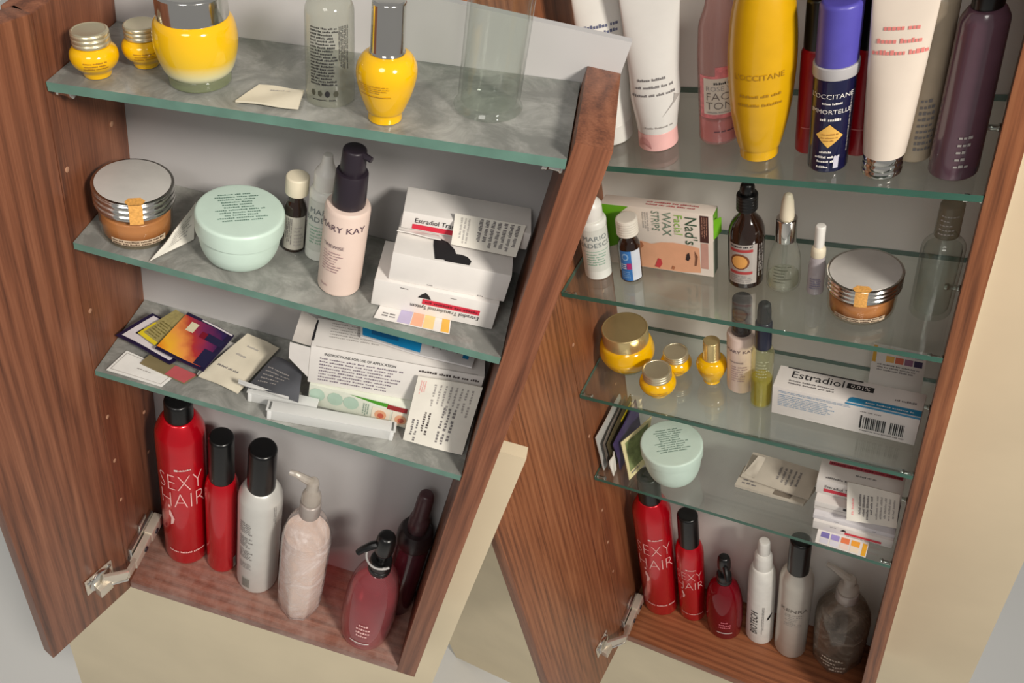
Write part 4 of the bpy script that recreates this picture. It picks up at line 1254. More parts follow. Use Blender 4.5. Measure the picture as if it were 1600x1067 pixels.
NAVY = pm('navy_bottle', (18, 20, 58), 0.18, coat=0.5)
t = thing('spray_bottle', 'navy bottle with purple cap and golden diamond label', 'bottle', 'RA', 0.2373, 0.0265)
o, mp = part('body', [(0.0136, 0), (0.0141, 0.0015), (0.0143, 0.0790), (0.0136, 0.0805)], NAVY, t, 0.002)
part('collar', [(0.0151, 0.0800), (0.0152, 0.0888), (0.0146, 0.0892)], pm('silver_grey_band', (176, 174, 176), 0.4), t, 0.0006)
part('cap', [(0.0140, 0.0890), (0.0138, 0.1330), (0.0120, 0.1350)], pm('violet_cap', (86, 80, 176), 0.35), t, 0.001)
lettering(mp, "L'OCCITANE", -0.001, 0.0655, 0.0054, WINK, t)
small_print(mp, -0.0070, 0.0605, 0.0060, 0.0625, 1, WINK, t, 3, 0.8, 0.0005, ragged=0)
lettering(mp, 'IMMORTELLE', -0.001, 0.0530, 0.0050, WINK, t)
small_print(mp, -0.0075, 0.0465, 0.0055, 0.0495, 1, WINK, t, 4, 0.8, 0.0005, ragged=0)
gd = pm('gold_label', (232, 182, 88), 0.45, var=0.05)
decal('diamond_label', mp, 0, 0, 0, 0, gd, t, 0.0006, poly=[(-0.0095, 0.0345), (-0.0005, 0.0235), (0.0090, 0.0335), (-0.0005, 0.0440)])
for v, w in ((0.0355, 0.010), (0.0325, 0.011), (0.0300, 0.008)):
    small_print(mp, -w / 2, v - 0.0008, w / 2, v + 0.0008, 1, pm('gold_brown_ink', (180, 130, 60), 0.5), t, int(v * 1e4), 0.8, 0.0009, ragged=0)
for k, (v, w, u) in enumerate(((0.0195, 0.010, -0.001), (0.0150, 0.016, -0.001), (0.0110, 0.013, -0.001), (0.0060, 0.009, -0.003))):
    small_print(mp, u - w / 2, v - 0.0012, u + w / 2, v + 0.0012, 1, WINK, t, k + 11, 0.8, 0.0005, ragged=0)
small_print(mp, 0.0125, 0.018, 0.0140, 0.066, 1, LGREY, t, 5, 0.7, 0.0005, vert=True, ragged=0)
decal('label_mark', mp, 0.004, 0.0045, 0.0075, 0.0155, pm('pale_lilac_print', (200, 198, 214), 0.5), t, 0.0006, 3, 2)

t = thing('squeeze_tube', 'pearly cream tube standing on a ridged silver cap', 'tube', 'RA', 0.2752, 0.0217)
part('cap', [(0.0124, 0)] + ridged(0.0134, 0.0, 0.0170, 3, 0.0006) + [(0.0130, 0.0176)], CHROME, t, 0.0003)
me, mp = tube_body(0.0138, 0.0176, 0.0205, 0.1680, t['face'])
add('tube', me, pm('pearl_cream_tube', (224, 211, 197), 0.3, var=0.02, coat=0.3), t)
sal = pm('salmon_ink', (222, 130, 124), 0.5)
for v, w in ((0.1180, 0.020), (0.1090, 0.026), (0.1010, 0.030)):
    small_print(mp, -w / 2, v - 0.0022, w / 2, v + 0.0022, 1, sal, t, int(v * 1e4), 0.75, 0.0005, ragged=0)

t = thing('glass_bottle', 'beige printed bottle behind the cream tube', 'bottle', 'RA', 0.2925, 0.0445)
o, mp = part('body', [(0.0110, 0), (0.0116, 0.0015), (0.0122, 0.0600), (0.0120, 0.1250), (0.0090, 0.1300)], pm('beige_plastic', (176, 160, 138), 0.35), t, 0.002)
small_print(mp, -0.001, 0.010, 0.0105, 0.056, 9, GREY, t, 4, 0.5, 0.0005)

t = thing('glass_bottle', 'dark mauve bottle at the right end, top right shelf', 'bottle', 'RA', 0.3195, 0.0289)
o, mp = part('body', [(0.0150, 0), (0.0156, 0.0015), (0.0148, 0.0600), (0.0140, 0.1180), (0.0100, 0.1260)], pm('mauve_glass', (92, 66, 78), 0.2, coat=0.4), t, 0.002)
part('cap', [(0.0090, 0.1260), (0.0090, 0.1420)], BLACK, t)
small_print(mp, 0.000, 0.010, 0.008, 0.040, 5, LGREY, t, 4, 0.4, 0.0005)

# ------------------------------------------------------------------ right cabinet, second shelf
tip_bottle('white pointed nozzle bottle at the left end, right cabinet second shelf', 'RB', 0.0271, 0.0403, 1.37, 0.0740, ('MARIO', 'BADESCU'))
t = thing('medicine_bottle', 'small brown bottle with white cap and blue label before the wax carton', 'bottle', 'RB', 0.0624, 0.0420)
o, mp = part('body', [(0.0109, 0), (0.0113, 0.001), (0.0112, 0.0430), (0.0092, 0.0490), (0.0074, 0.0515), (0.0074, 0.0580)], AMBER, t, 0.002)
part('cap', ridged(0.0107, 0.0580, 0.0760, 6, 0.0003) + [(0.0104, 0.0768), (0.0090, 0.0776)], pm('white_ribbed_cap', (222, 216, 204), 0.45), t, 0.0003)
decal('label', mp, -0.0108, 0.0025, 0.0010, 0.0420, pm('blue_label', (52, 116, 186), 0.45, var=0.12, scale=160), t, 0.0003, 10, 2)
decal('label', mp, 0.0010, 0.0025, 0.0112, 0.0420, pm('bluish_white_label', (206, 212, 222), 0.45), t, 0.0003, 10, 2)
decal('label_ring', mp, 0, 0, 0, 0, pm('pale_blue_label', (140, 180, 220), 0.45), t, 0.0005, poly=[(-0.0050 + 0.0034 * math.cos(q * PI / 6), 0.0345 + 0.0048 * math.sin(q * PI / 6)) for q in range(12)])
decal('label_ring', mp, 0, 0, 0, 0, pm('blue_label', (52, 116, 186)), t, 0.0007, poly=[(-0.0050 + 0.0021 * math.cos(q * PI / 6), 0.0345 + 0.0030 * math.sin(q * PI / 6)) for q in range(12)])
decal('label_mark', mp, -0.0040, 0.0185, 0.0005, 0.0265, pm('magenta_label', (176, 40, 110), 0.45), t, 0.0005, 4, 1)
small_print(mp, -0.0090, 0.006, -0.001, 0.016, 4, pm('pale_blue_label', (140, 180, 220)), t, 3, 0.5, 0.0006)
small_print(mp, -0.0092, 0.018, -0.0045, 0.026, 3, WINK, t, 8, 0.5, 0.0006)

WAXC = pm('pale_pink_carton', (224, 212, 200), 0.5, var=0.02)
t, fr, tp, lf, rt = carton('carton', 'pale wax strips carton with a face picture and green end flaps', 'RB', 0.0300, 0.0575, 0, 0.1105, 0.0150, 0.0790, -0.006, WAXC)
GRN = pm('leaf_green_print', (104, 168, 22), 0.45)
decal('green_band', fr, 0, 0, 0, 0, GRN, t, 0.0003, poly=[(0.0005, 0.0785), (0.0290, 0.0785), (0.0200, 0.0700), (0.0160, 0.0600), (0.0160, 0.0280), (0.0005, 0.0200)])
decal('brown_band', fr, 0.0985, 0.0440, 0.1065, 0.0770, pm('brown_black_print', (70, 34, 30), 0.5), t, 0.0003, 2, 2)
small_print(fr, 0.0995, 0.046, 0.1055, 0.075, 3, pm('tan_ink', (176, 130, 110), 0.5), t, 5, 0.4, 0.0005, vert=True)
decal('brown_band', fr, 0.0990, 0.0100, 0.1060, 0.0430, pm('rose_grey_print', (196, 150, 136), 0.5), t, 0.0003, 2, 2)
lettering(fr, "Nad's", 0.0845, 0.0745, 0.0165, pm('dark_green_ink', (52, 84, 62), 0.5), t, rot=-PI / 2, align='LEFT', off=0.0006, wide=0.95)
lettering(fr, 'Facial', 0.0740, 0.0755, 0.0118, pm('grass_green_ink', (140, 184, 80), 0.5), t, rot=-PI / 2, align='LEFT', off=0.0006)
lettering(fr, 'WAX', 0.0625, 0.0770, 0.0125, pm('sage_green_ink', (112, 136, 118), 0.5), t, rot=-PI / 2, align='LEFT', off=0.0006)
lettering(fr, 'STRIPS', 0.0520, 0.0770, 0.0110, pm('sage_green_ink', (112, 136, 118)), t, rot=-PI / 2, align='LEFT', off=0.0006, wide=0.8)
small_print(fr, 0.0420, 0.046, 0.0490, 0.074, 3, LGREY, t, 6, 0.5, 0.0005, vert=True)
# printed picture: a face lying on its side
face = [(0.0300, 0.0010), (0.0300, 0.0350), (0.0400, 0.0360), (0.0500, 0.0340), (0.0600, 0.0375), (0.0720, 0.0390), (0.0850, 0.0385), (0.0975, 0.0360), (0.0985, 0.0040), (0.0800, 0.0012)]
decal('face_picture', fr, 0, 0, 0, 0, FACEC, t, 0.0004, poly=face)
decal('face_picture', fr, 0, 0, 0, 0, pm('shaded_skin_print', (176, 112, 78), 0.5), t, 0.0006, poly=[(0.0300, 0.0160), (0.0420, 0.0300), (0.0400, 0.0350), (0.0300, 0.0350)])
decal('face_picture', fr, 0, 0, 0, 0, pm('lip_print', (196, 62, 66), 0.45), t, 0.0008, poly=[(0.0520, 0.0040), (0.0570, 0.0030), (0.0600, 0.0090), (0.0590, 0.0150), (0.0560, 0.0160), (0.0540, 0.0100)])
decal('face_picture', fr, 0, 0, 0, 0, pm('eye_print', (50, 34, 34), 0.45), t, 0.0008, poly=[(0.0840, 0.0190), (0.0865, 0.0175), (0.0885, 0.0220), (0.0875, 0.0290), (0.0850, 0.0260)])
decal('face_picture', fr, 0, 0, 0, 0, pm('brow_print', (120, 76, 54), 0.45), t, 0.0008, poly=[(0.0925, 0.0120), (0.0945, 0.0130), (0.0960, 0.0250), (0.0930, 0.0320), (0.0935, 0.0220)])
decal('face_picture', fr, 0, 0, 0, 0, pm('shaded_skin_print', (176, 112, 78)), t, 0.0008, poly=[(0.0690, 0.0040), (0.0715, 0.0030), (0.0730, 0.0070), (0.0705, 0.0085)])
small_print(tp, 0.045, 0.004, 0.100, 0.012, 2, pm('dull_rose_ink', (190, 100, 100)), t, 4, 0.5, 0.0004, ragged=0.3)
decal('green_band', rt, 0, 0, 0, 0, GRN, t, 0.0003, poly=[(0.0005, 0.0785), (0.0140, 0.0785), (0.0140, 0.0560), (0.0040, 0.0480), (0.0020, 0.0600)])
sheet('carton_flap', [(0.1106, 0.0015, 0.0720), (0.1106, 0.0015, 0.0480), (0.1165, 0.0060, 0.0560), (0.1165, 0.0060, 0.0730)], GRN, t, 0.0005, 0.0004, 3)
decal('grey_end', rt, 0.0006, 0.001, 0.0140, 0.046, pm('grey_green_card', (140, 148, 130), 0.6), t, 0.0002, 1, 1)

t = thing('dropper_bottle', 'dark brown dropper bottle with black cap and silver label', 'bottle', 'RB', 0.1694, 0.0621)
o, mp = part('body', [(0.0152, 0), (0.0160, 0.0015), (0.0162, 0.0570), (0.0152, 0.0660), (0.0128, 0.0735), (0.0080, 0.0800), (0.0062, 0.0835), (0.0062, 0.0880)], AMBER, t, 0.003)
part('cap', ridged(0.0092, 0.0870, 0.1040, 5, 0.0003) + [(0.0086, 0.1046)], BLACK, t, 0.0003)
part('dropper_bulb', [(0.0062, 0.1044), (0.0064, 0.1110), (0.0054, 0.1150), (0.0030, 0.1165)], BLACK, t, 0.0015)
SL = pm('silver_label', (188, 180, 174), 0.4, 0.3)
decal('label', mp, -0.0165, 0.0070, 0.0100, 0.0560, SL, t, 0.0003, 16, 2)
decal('label_band', mp, -0.0150, 0.0470, 0.0060, 0.0505, pm('dull_red_print', (170, 60, 60), 0.45), t, 0.0005, 12, 1)
decal('label_band', mp, -0.0150, 0.0195, 0.0060, 0.0230, pm('dull_red_print', (170, 60, 60)), t, 0.0005, 12, 1)
decal('label_sun', mp, 0, 0, 0, 0, pm('brown_ring_print', (120, 70, 40), 0.45), t, 0.0005, poly=[(-0.0055 + 0.0088 * math.cos(q * PI / 8), 0.0350 + 0.0098 * math.sin(q * PI / 8)) for q in range(16)])
decal('label_sun', mp, 0, 0, 0, 0, pm('amber_print', (222, 160, 84), 0.45), t, 0.0008, poly=[(-0.0055 + 0.0070 * math.cos(q * PI / 8), 0.0350 + 0.0078 * math.sin(q * PI / 8)) for q in range(16)])
small_print(mp, -0.0145, 0.0520, 0.0050, 0.0550, 1, INK, t, 5, 0.6, 0.0005, ragged=0)
small_print(mp, -0.0150, 0.0085, 0.0060, 0.0180, 4, GREY, t, 6, 0.4, 0.0005)
small_print(mp, 0.0110, 0.010, 0.0180, 0.054, 3, LGREY, t, 7, 0.5, 0.0005, vert=True)

t = thing('dropper_bottle', 'clear bell-shaped dropper bottle with ivory bulb and silver collar', 'bottle', 'RB', 0.2033, 0.0631)
pts = [(0.0135, 0), (0.0146, 0.0020), (0.0149, 0.0110), (0.0144, 0.0250), (0.0134, 0.0360), (0.0112, 0.0450), (0.0090, 0.0505), (0.0086, 0.0560)]
o, mp = part('body', pts, clear('bell_glass', (250, 251, 248), 0.10, (206, 208, 200)), t, 0.003)
part('serum', [(0.0128, 0.0020), (0.0134, 0.0040), (0.0134, 0.0130)], clear('pale_serum', (242, 243, 232), 0.2, (206, 208, 194)), t, 0.001)
part('collar', [(0.0090, 0.0555), (0.0089, 0.0800), (0.0080, 0.0808)], CHROME, t, 0.0006)
part('dropper_bulb', [(0.0062, 0.0805), (0.0060, 0.0860), (0.0050, 0.0990), (0.0036, 0.1060), (0.0020, 0.1075)], OFFW, t, 0.0015)
part('pipette', [(0.0022, 0.0060), (0.0022, 0.0560)], GLASS, t, 0.0004)
small_print(mp, -0.009, 0.012, 0.009, 0.034, 6, pm('dark_olive_ink', (64, 64, 52)), t, 3, 0.25, 0.0004, ragged=0.5)

t = thing('spray_bottle', 'tiny clear bottle with white spray nozzle beside the silver lidded jar', 'bottle', 'RB', 0.2320, 0.0590)
o, mp = part('body', [(0.0068, 0), (0.0072, 0.001), (0.0072, 0.0330), (0.0062, 0.0400), (0.0058, 0.0440)], clear('clouded_plastic', (240, 238, 240), 0.5, (214, 206, 212), rough=0.15), t, 0.002)
part('collar', [(0.0061, 0.0440), (0.0060, 0.0520), (0.0048, 0.0550)], OFFW, t, 0.0008)
part('nozzle', [(0.0042, 0.0548), (0.0043, 0.0780), (0.0036, 0.0790)], WHITE, t, 0.001)
small_print(mp, -0.005, 0.008, 0.005, 0.022, 5, pm('violet_grey_ink', (110, 106, 140), 0.5), t, 3, 0.5, 0.0005)

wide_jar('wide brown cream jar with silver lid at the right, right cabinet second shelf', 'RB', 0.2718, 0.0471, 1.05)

t = thing('glass_bottle', 'tall empty clear glass bottle against the right side panel, second shelf', 'bottle', 'RB', 0.3240, 0.0560)
part('body', [(0.0150, 0), (0.0156, 0.0015), (0.0157, 0.0740), (0.0130, 0.0790), (0.0095, 0.0815), (0.0086, 0.0858)], GLASS, t, 0.002)
part('inner_wall', [(0.0130, 0.004), (0.0136, 0.0730)], clear('inner_glass', (248, 250, 248)), t, 0.002)
o, mp = part('cap', [(0.0090, 0.0858), (0.0084, 0.1170), (0.0074, 0.1180)], clear('smoky_clear_plastic', (216, 212, 200), 0.2, (150, 142, 124), rough=0.1), t, 0.001)
small_print(mp, -0.006, 0.090, 0.006, 0.112, 5, LGREY, t, 3, 0.3, 0.0004)

# ------------------------------------------------------------------ right cabinet, third shelf
t = thing('cream_jar', 'big yellow jar with gold lid at the left end, right cabinet', 'jar', 'RC', 0.0365, 0.0661)
part('glass_foot', [(0.0212, 0), (0.0222, 0.001), (0.0226, 0.0036), (0.0214, 0.0050)], clear('foot_glass', (214, 222, 200)), t)
part('jar_body', [(0.0212, 0.0042), (0.0236, 0.0050), (0.0276, 0.0100), (0.0308, 0.0180), (0.0318, 0.0235), (0.0310, 0.0310), (0.0292, 0.0370), (0.0266, 0.0400), (0.0256, 0.0408)], YEL, t, smooth=True, seg=48)
part('lid', [(0.0262, 0.0405), (0.0264, 0.0415), (0.0263, 0.0600), (0.0252, 0.0612), (0.0240, 0.0608)], GOLD, t, 0.0008, 48)
small_yellow_jar('small yellow jar with pale lid standing behind its twin, right cabinet', 'RC', 0.0930, 0.0700, 1.13)
small_yellow_jar('small yellow jar with pale lid nearest the shelf edge, right cabinet', 'RC', 0.0842, 0.0329, 1.30)
yellow_serum('yellow glass serum bottle with gold cap beside the small yellow jars', 'RC', 0.1338, 0.0679, 0.975 * 1.0, GOLD)
t = thing('pump_bottle', 'pale pink bottle with smoky clear cap beside the yellow oil bottle', 'bottle', 'RC', 0.1648, 0.0690)
o, mp = part('body', [(0.0138, 0), (0.0143, 0.0015), (0.0146, 0.0830), (0.0138, 0.0862)], PINKB, t, 0.0025)
part('pump', [(0.0096, 0.0862), (0.0096, 0.0980), (0.0060, 0.0990), (0.0056, 0.1180)], BLACKM, t, 0.001)
part('cap', [(0.0102, 0.0866), (0.0096, 0.1345), (0.0084, 0.1360)], clear('smoky_cap_plastic', (150, 146, 146), 0.45, (98, 90, 92), rough=0.06), t, 0.0015)
di = pm('plum_ink', (92, 70, 84))
lettering(mp, 'MARY KAY', -0.0020, 0.0660, 0.0062, di, t)
lettering(mp, 'TIMEWISE', -0.0050, 0.0500, 0.0034, di, t)
small_print(mp, -0.010, 0.020, 0.006, 0.046, 7, pm('mauve_ink', (170, 140, 142)), t, 4, 0.4, 0.0005)

t = thing('oil_bottle', 'clear bottle of yellow oil with navy dropper cap', 'bottle', 'RC', 0.1905, 0.0510)
o, mp = part('body', [(0.0104, 0), (0.0109, 0.001), (0.0111, 0.0810), (0.0096, 0.0865), (0.0078, 0.0890)], clear('oil_glass', (248, 248, 232), 0.08, (210, 210, 160)), t, 0.002)
part('oil', [(0.0098, 0.002), (0.0101, 0.003), (0.0102, 0.0420)], clear('yellow_oil', (240, 232, 140), 0.28, (212, 198, 60), rough=0.05), t, 0.001)
part('cap', [(0.0080, 0.0885), (0.0080, 0.1240), (0.0064, 0.1262)], NAVYC, t, 0.001)
part('dropper_bulb', [(0.0066, 0.1260), (0.0064, 0.1400), (0.0056, 0.1490), (0.0036, 0.1512)], pm('black_rubber', (26, 27, 34), 0.5), t, 0.001)
small_print(mp, -0.006, 0.050, 0.007, 0.078, 6, pm('pale_olive_ink', (170, 172, 140), 0.5), t, 4, 0.4, 0.0004)

t, fr, tp, lf, rt = carton('carton', 'long white carton with blue stripe and barcode, right cabinet', 'RC', 0.2042, 0.0392, 0, 0.1325, 0.0310, 0.0440, -0.012)
lettering(tp, 'Estradiol', 0.0130, 0.0170, 0.0135, INK, t, align='LEFT', off=0.0004, wide=1.05)
decal('black_pill', tp, 0.0650, 0.0180, 0.0890, 0.0250, INK, t, 0.0003, 2, 2)
lettering(tp, '0.01%', 0.0770, 0.0192, 0.0066, WINK, t, off=0.0006, wide=1.1)
small_print(tp, 0.0130, 0.0065, 0.0600, 0.0140, 2, GREY, t, 3, 0.5, 0.0004, ragged=0.25)
small_print(tp, 0.1080, 0.0140, 0.1280, 0.0172, 1, GREY, t, 4, 0.8, 0.0004, ragged=0)
decal('black_strip', tp, 0.008, 0.0290, 0.078, 0.0306, INK, t, 0.0004, 2, 1)
BLU = pm('teal_blue_print', (40, 132, 176), 0.45)
decal('blue_band', tp, 0, 0, 0, 0, BLU, t, 0.0004, poly=[(0.0690, 0.0005), (0.1322, 0.0005), (0.1322, 0.0080), (0.0730, 0.0075), (0.0705, 0.0060)])
small_print(tp, 0.0850, 0.0020, 0.1260, 0.0055, 1, WINK, t, 9, 0.4, 0.0006, ragged=0)
decal('blue_band', fr, 0.0680, 0.0410, 0.1322, 0.0438, BLU, t, 0.0004, 2, 1)
small_print(fr, 0.0060, 0.0360, 0.0760, 0.0400, 2, pm('steel_blue_ink', (110, 146, 180), 0.5), t, 5, 0.5, 0.0004, ragged=0.1)
small_print(fr, 0.0060, 0.0150, 0.0600, 0.0345, 7, pm('steel_blue_ink', (110, 146, 180)), t, 6, 0.42, 0.0004, ragged=0.2)
small_print(fr, 0.0820, 0.0330, 0.1000, 0.0360, 1, GREY, t, 7, 0.5, 0.0004, ragged=0)
for k in range(22):
    u = 0.0860 + k * 0.00165
    decal('barcode_bar', fr, u, 0.0090, u + (0.0011 if k % 3 else 0.0005), 0.0270, INK, t, 0.0004, 1, 1) if not (12 <= k <= 13) else None
decal('barcode_bar', fr, 0.0830, 0.0090, 0.0845, 0.0290, INK, t, 0.0004, 1, 1)
small_print(fr, 0.0840, 0.0045, 0.1220, 0.0070, 1, GREY, t, 8, 0.6, 0.0004, ragged=0)
t, mp = sheet_thing('swatch_card', 'card of coloured squares leaning on the back panel behind the long carton', 'card', 'RC',
                    [(0.2840, 0.1000, 0.0006), (0.3320, 0.1000, 0.0006), (0.3290, 0.1130, 0.0560), (0.2825, 0.1130, 0.0580)], CARD, 0.0006, 0, 1)
decal('colour_swatch', mp, 0.01, 0.62, 0.08, 0.97, pm('ochre_swatch', (216, 168, 60), 0.5), t, 0.0003, 1, 1)
for k, c in enumerate(((226, 178, 96), (206, 110, 84), (146, 104, 132), (60, 52, 86))):
    u = 0.27 + k * 0.175
    decal('colour_swatch', mp, u, 0.66, u + 0.155, 0.79, pm('swatch_%d' % c[0], c, 0.5), t, 0.0003, 1, 1)
    decal('colour_swatch', mp, u, 0.83, u + 0.155, 0.96, pm('pale_swatch_%d' % c[0], [int(200 + (x - 130) * 0.25) for x in c], 0.5), t, 0.0003, 1, 1)
small_print(mp, 0.12, 0.45, 0.95, 0.62, 3, GREY, t, 4, 0.5, 0.0003)

# ------------------------------------------------------------------ right cabinet, fourth shelf
def standing(label, x0, y0, x1, y1, lean, h0, h1, mat, seed, th=0.0014, skew=0.0, amp=0.0014):
    c = [(x0, y0, 0.0010), (x1, y1, 0.0010), (x1 + lean, y1 + skew, h1), (x0 + lean, y0 + skew, h0)]
    return sheet_thing('sachet', label, 'sachet', 'RD', c, mat, th, amp, seed)


GREYF = pm('grey_sachet', (120, 112, 104), 0.45, 0.2, var=0.15)
standing('crumpled silver foil sachet standing nearest the left side panel', 0.0085, 0.0140, 0.0110, 0.0900, -0.0035, 0.0700, 0.0740, FOIL, 3, amp=0.0010)
standing('grey sachet standing second from the left side panel, right cabinet', 0.0130, 0.0170, 0.0160, 0.0920, -0.0020, 0.0560, 0.0700, GREYF, 4)
t, mp = standing('dark olive sachet with yellow edge standing in the sachet row', 0.0180, 0.0190, 0.0220, 0.0950, -0.0020, 0.0540, 0.0720, pm('dark_olive_foil', (82, 74, 52), 0.4, var=0.2), 5)
decal('yellow_edge', mp, 0.55, 0.80, 0.95, 0.88, pm('lemon_print', (222, 200, 44)), t, 0.0003, 6, 1)
standing('small white paper sachet at the foot of the standing row', 0.0215, 0.0100, 0.0235, 0.0205, -0.0010, 0.0260, 0.0420, PAPER, 6)
standing('deep violet sachet standing behind the banknote green one', 0.0270, 0.0220, 0.0310, 0.0950, -0.0040, 0.0530, 0.0640, pm('violet_foil', (66, 54, 96), 0.4, var=0.2), 7)
t, mp = sheet_thing('sachet', 'cream bordered green sachet leaning against the mint tub', 'sachet', 'RD',
                    [(0.0440, 0.0110, 0.0006), (0.0540, 0.0440, 0.0006), (0.0510, 0.0860, 0.0480), (0.0290, 0.0310, 0.0500)], pm('cream_foil', (218, 208, 160), 0.45), 0.0012, 0.0008, 8)
decal('printed_panel', mp, 0.10, 0.18, 0.90, 0.92, pm('banknote_green', (126, 138, 92), 0.45, var=0.4, scale=90), t, 0.0003, 8, 8)
small_print(mp, 0.15, 0.08, 0.7, 0.15, 1, GREY, t, 5, 0.6, 0.0004)
mint_tub('round mint green tub seen beside upright sachets in the right cabinet', 'RD', 0.0915, 0.0410, 1.17, 0.0490, 0.0640, 0.0365, 0.0371)
t, mp = sheet_thing('paper_leaflet', 'folded paper leaflet lying flat under the other one, right cabinet', 'leaflet', 'RD',
                    [(0.1660, 0.0452, 0.0006), (0.2437, 0.0449, 0.0006), (0.2514, 0.0730, 0.0006), (0.1690, 0.0770, 0.0006)], pm('grey_paper', (190, 182, 168), 0.75), 0.0050, 0.0006, 4)
small_print(mp, 0.08, 0.12, 0.30, 0.6, 3, GREY, t, 5, 0.5, 0.0003)
decal('printed_panel', mp, 0.55, 0.05, 0.80, 0.4, pm('brown_grey_print', (122, 112, 100), 0.6), t, 0.0003, 2, 2)
t, mp = sheet_thing('paper_leaflet', 'folded grey paper leaflet on top of the other, right cabinet', 'leaflet', 'RD',
                    [(0.1700, 0.0560, 0.0085), (0.2480, 0.0500, 0.0085), (0.2520, 0.0900, 0.0130), (0.1745, 0.0945, 0.0130)], pm('grey_paper', (190, 182, 168)), 0.0028, 0.0010, 9)
small_print(mp, 0.45, 0.2, 0.80, 0.75, 5, GREY, t, 6, 0.5, 0.0003, vert=True)
sheet('paper_fold', [(-0.0390, -0.0120, 0.0036), (-0.0250, -0.0160, 0.0046), (-0.0200, 0.0150, 0.0100), (-0.0280, 0.0120, 0.0150)], pm('grey_paper', (190, 182, 168)), t, 0.0006, 0.0008, 2)

t, mp = sheet_thing('swatch_card', 'card of coloured squares under the carton pile at the shelf edge', 'card', 'RD',
                    [(0.2660, 0.0012, 0.0003), (0.3172, 0.0006, 0.0003), (0.3170, 0.0300, 0.0003), (0.2650, 0.0300, 0.0003)], CARD, 0.0005, 0, 1)
for k, c in enumerate(((122, 114, 176), (158, 146, 206), (228, 128, 84), (238, 168, 60))):
    u = 0.08 + k * 0.20
    decal('colour_swatch', mp, u, 0.32, u + 0.165, 0.58, pm('swatch_b%d' % c[0], c, 0.5), t, 0.0002, 1, 1)
    decal('colour_swatch', mp, u, 0.05, u + 0.165, 0.27, pm('swatch_pale_b%d' % c[0], [int(214 + (x - 130) * 0.2) for x in c], 0.5), t, 0.0002, 1, 1)
decal('colour_swatch', mp, 0.90, 0.02, 0.985, 0.58, pm('gold_swatch', (226, 168, 50), 0.5), t, 0.0002, 1, 1)
t, fr, tp, lf, rt = carton('carton', 'bottom white carton of the pile, upside-down red banner, right cabinet', 'RD', 0.2592, 0.0191, 0.0010, 0.0800, 0.0500, 0.0150, 0.029)
decal('red_banner', fr, 0.0330, 0.0035, 0.0690, 0.0075, REDINK, t, 0.0003, 2, 1)
small_print(fr, 0.035, 0.0008, 0.068, 0.0030, 1, GREY, t, 4, 0.5, 0.0004, ragged=0)
decal('arrow_mark', fr, 0, 0, 0, 0, INK, t, 0.0004, poly=[(0.0285, 0.0085), (0.0345, 0.0085), (0.0335, 0.0115), (0.0310, 0.0125)])
small_print(fr, 0.018, 0.0105, 0.024, 0.0125, 1, GREY, t, 3, 0.5, 0.0004)
t, fr, tp, lf, rt = carton('carton', 'thin flattened white carton second from bottom of the pile', 'RD', 0.2580, 0.0225, 0.0162, 0.0810, 0.0460, 0.0075, 0.03, pm('bluish_white_card', (218, 216, 220), 0.6))
small_print(fr, 0.022, 0.0025, 0.027, 0.0045, 1, GREY, t, 3, 0.5, 0.0004)
small_print(fr, 0.060, 0.0025, 0.064, 0.0045, 1, GREY, t, 3, 0.5, 0.0004)
t, fr, tp, lf, rt = carton('carton', 'crushed white carton just under the topmost one, right cabinet', 'RD', 0.2570, 0.0300, 0.0240, 0.0800, 0.0430, 0.0160, 0.03)
decal('black_window', fr, 0.0290, 0.0105, 0.0335, 0.0150, INK, t, 0.0004, 2, 1)
decal('crease', fr, 0.001, 0.0065, 0.079, 0.0072, LGREY, t, 0.0002, 2, 1)
t, fr, tp, lf, rt = carton('carton', 'topmost white carton with red banner and rounded corner, right cabinet', 'RD', 0.2550, 0.0420, 0.0406, 0.0820, 0.0310, 0.0255, 0.03)
decal('red_banner', fr, 0.0080, 0.0050, 0.0340, 0.0110, REDINK, t, 0.0003, 2, 1)
lettering(fr, 'Estradiol Tr', 0.0085, 0.0130, 0.0070, INK, t, align='LEFT', off=0.0005, wide=0.75)
decal('red_banner', tp, 0.008, 0.0240, 0.080, 0.0290, pm('muted_red_print', (176, 70, 84), 0.5), t, 0.0003, 2, 1)
small_print(tp, 0.010, 0.0245, 0.078, 0.0285, 1, pm('dark_red_ink', (110, 20, 36)), t, 5, 0.5, 0.0005, ragged=0)
small_print(tp, 0.036, 0.0150, 0.056, 0.0178, 1, GREY, t, 5, 0.7, 0.0004, ragged=0)
small_print(tp, 0.008, 0.0030, 0.030, 0.0070, 1, GREY, t, 6, 0.6, 0.0004, ragged=0)
t, mp = sheet_thing('paper_leaflet', 'printed white leaflet hanging over the topmost carton, right cabinet', 'leaflet', 'RD',
                    [(0.2915, 0.0195, 0.0360), (0.3385, 0.0265, 0.0360), (0.3345, 0.0470, 0.0705), (0.2845, 0.0458, 0.0705)], PAPER, 0.0008, 0.0006, 19, curl=0.0012)
small_print(mp, 0.08, 0.05, 0.16, 0.6, 1, PINKINK, t, 5, 0.5, 0.0003, vert=True)
small_print(mp, 0.22, 0.05, 0.52, 0.75, 4, GREY, t, 6, 0.6, 0.0003, vert=True)
small_print(mp, 0.55, 0.05, 0.95, 0.8, 5, LGREY, t, 7, 0.5, 0.0003, vert=True)

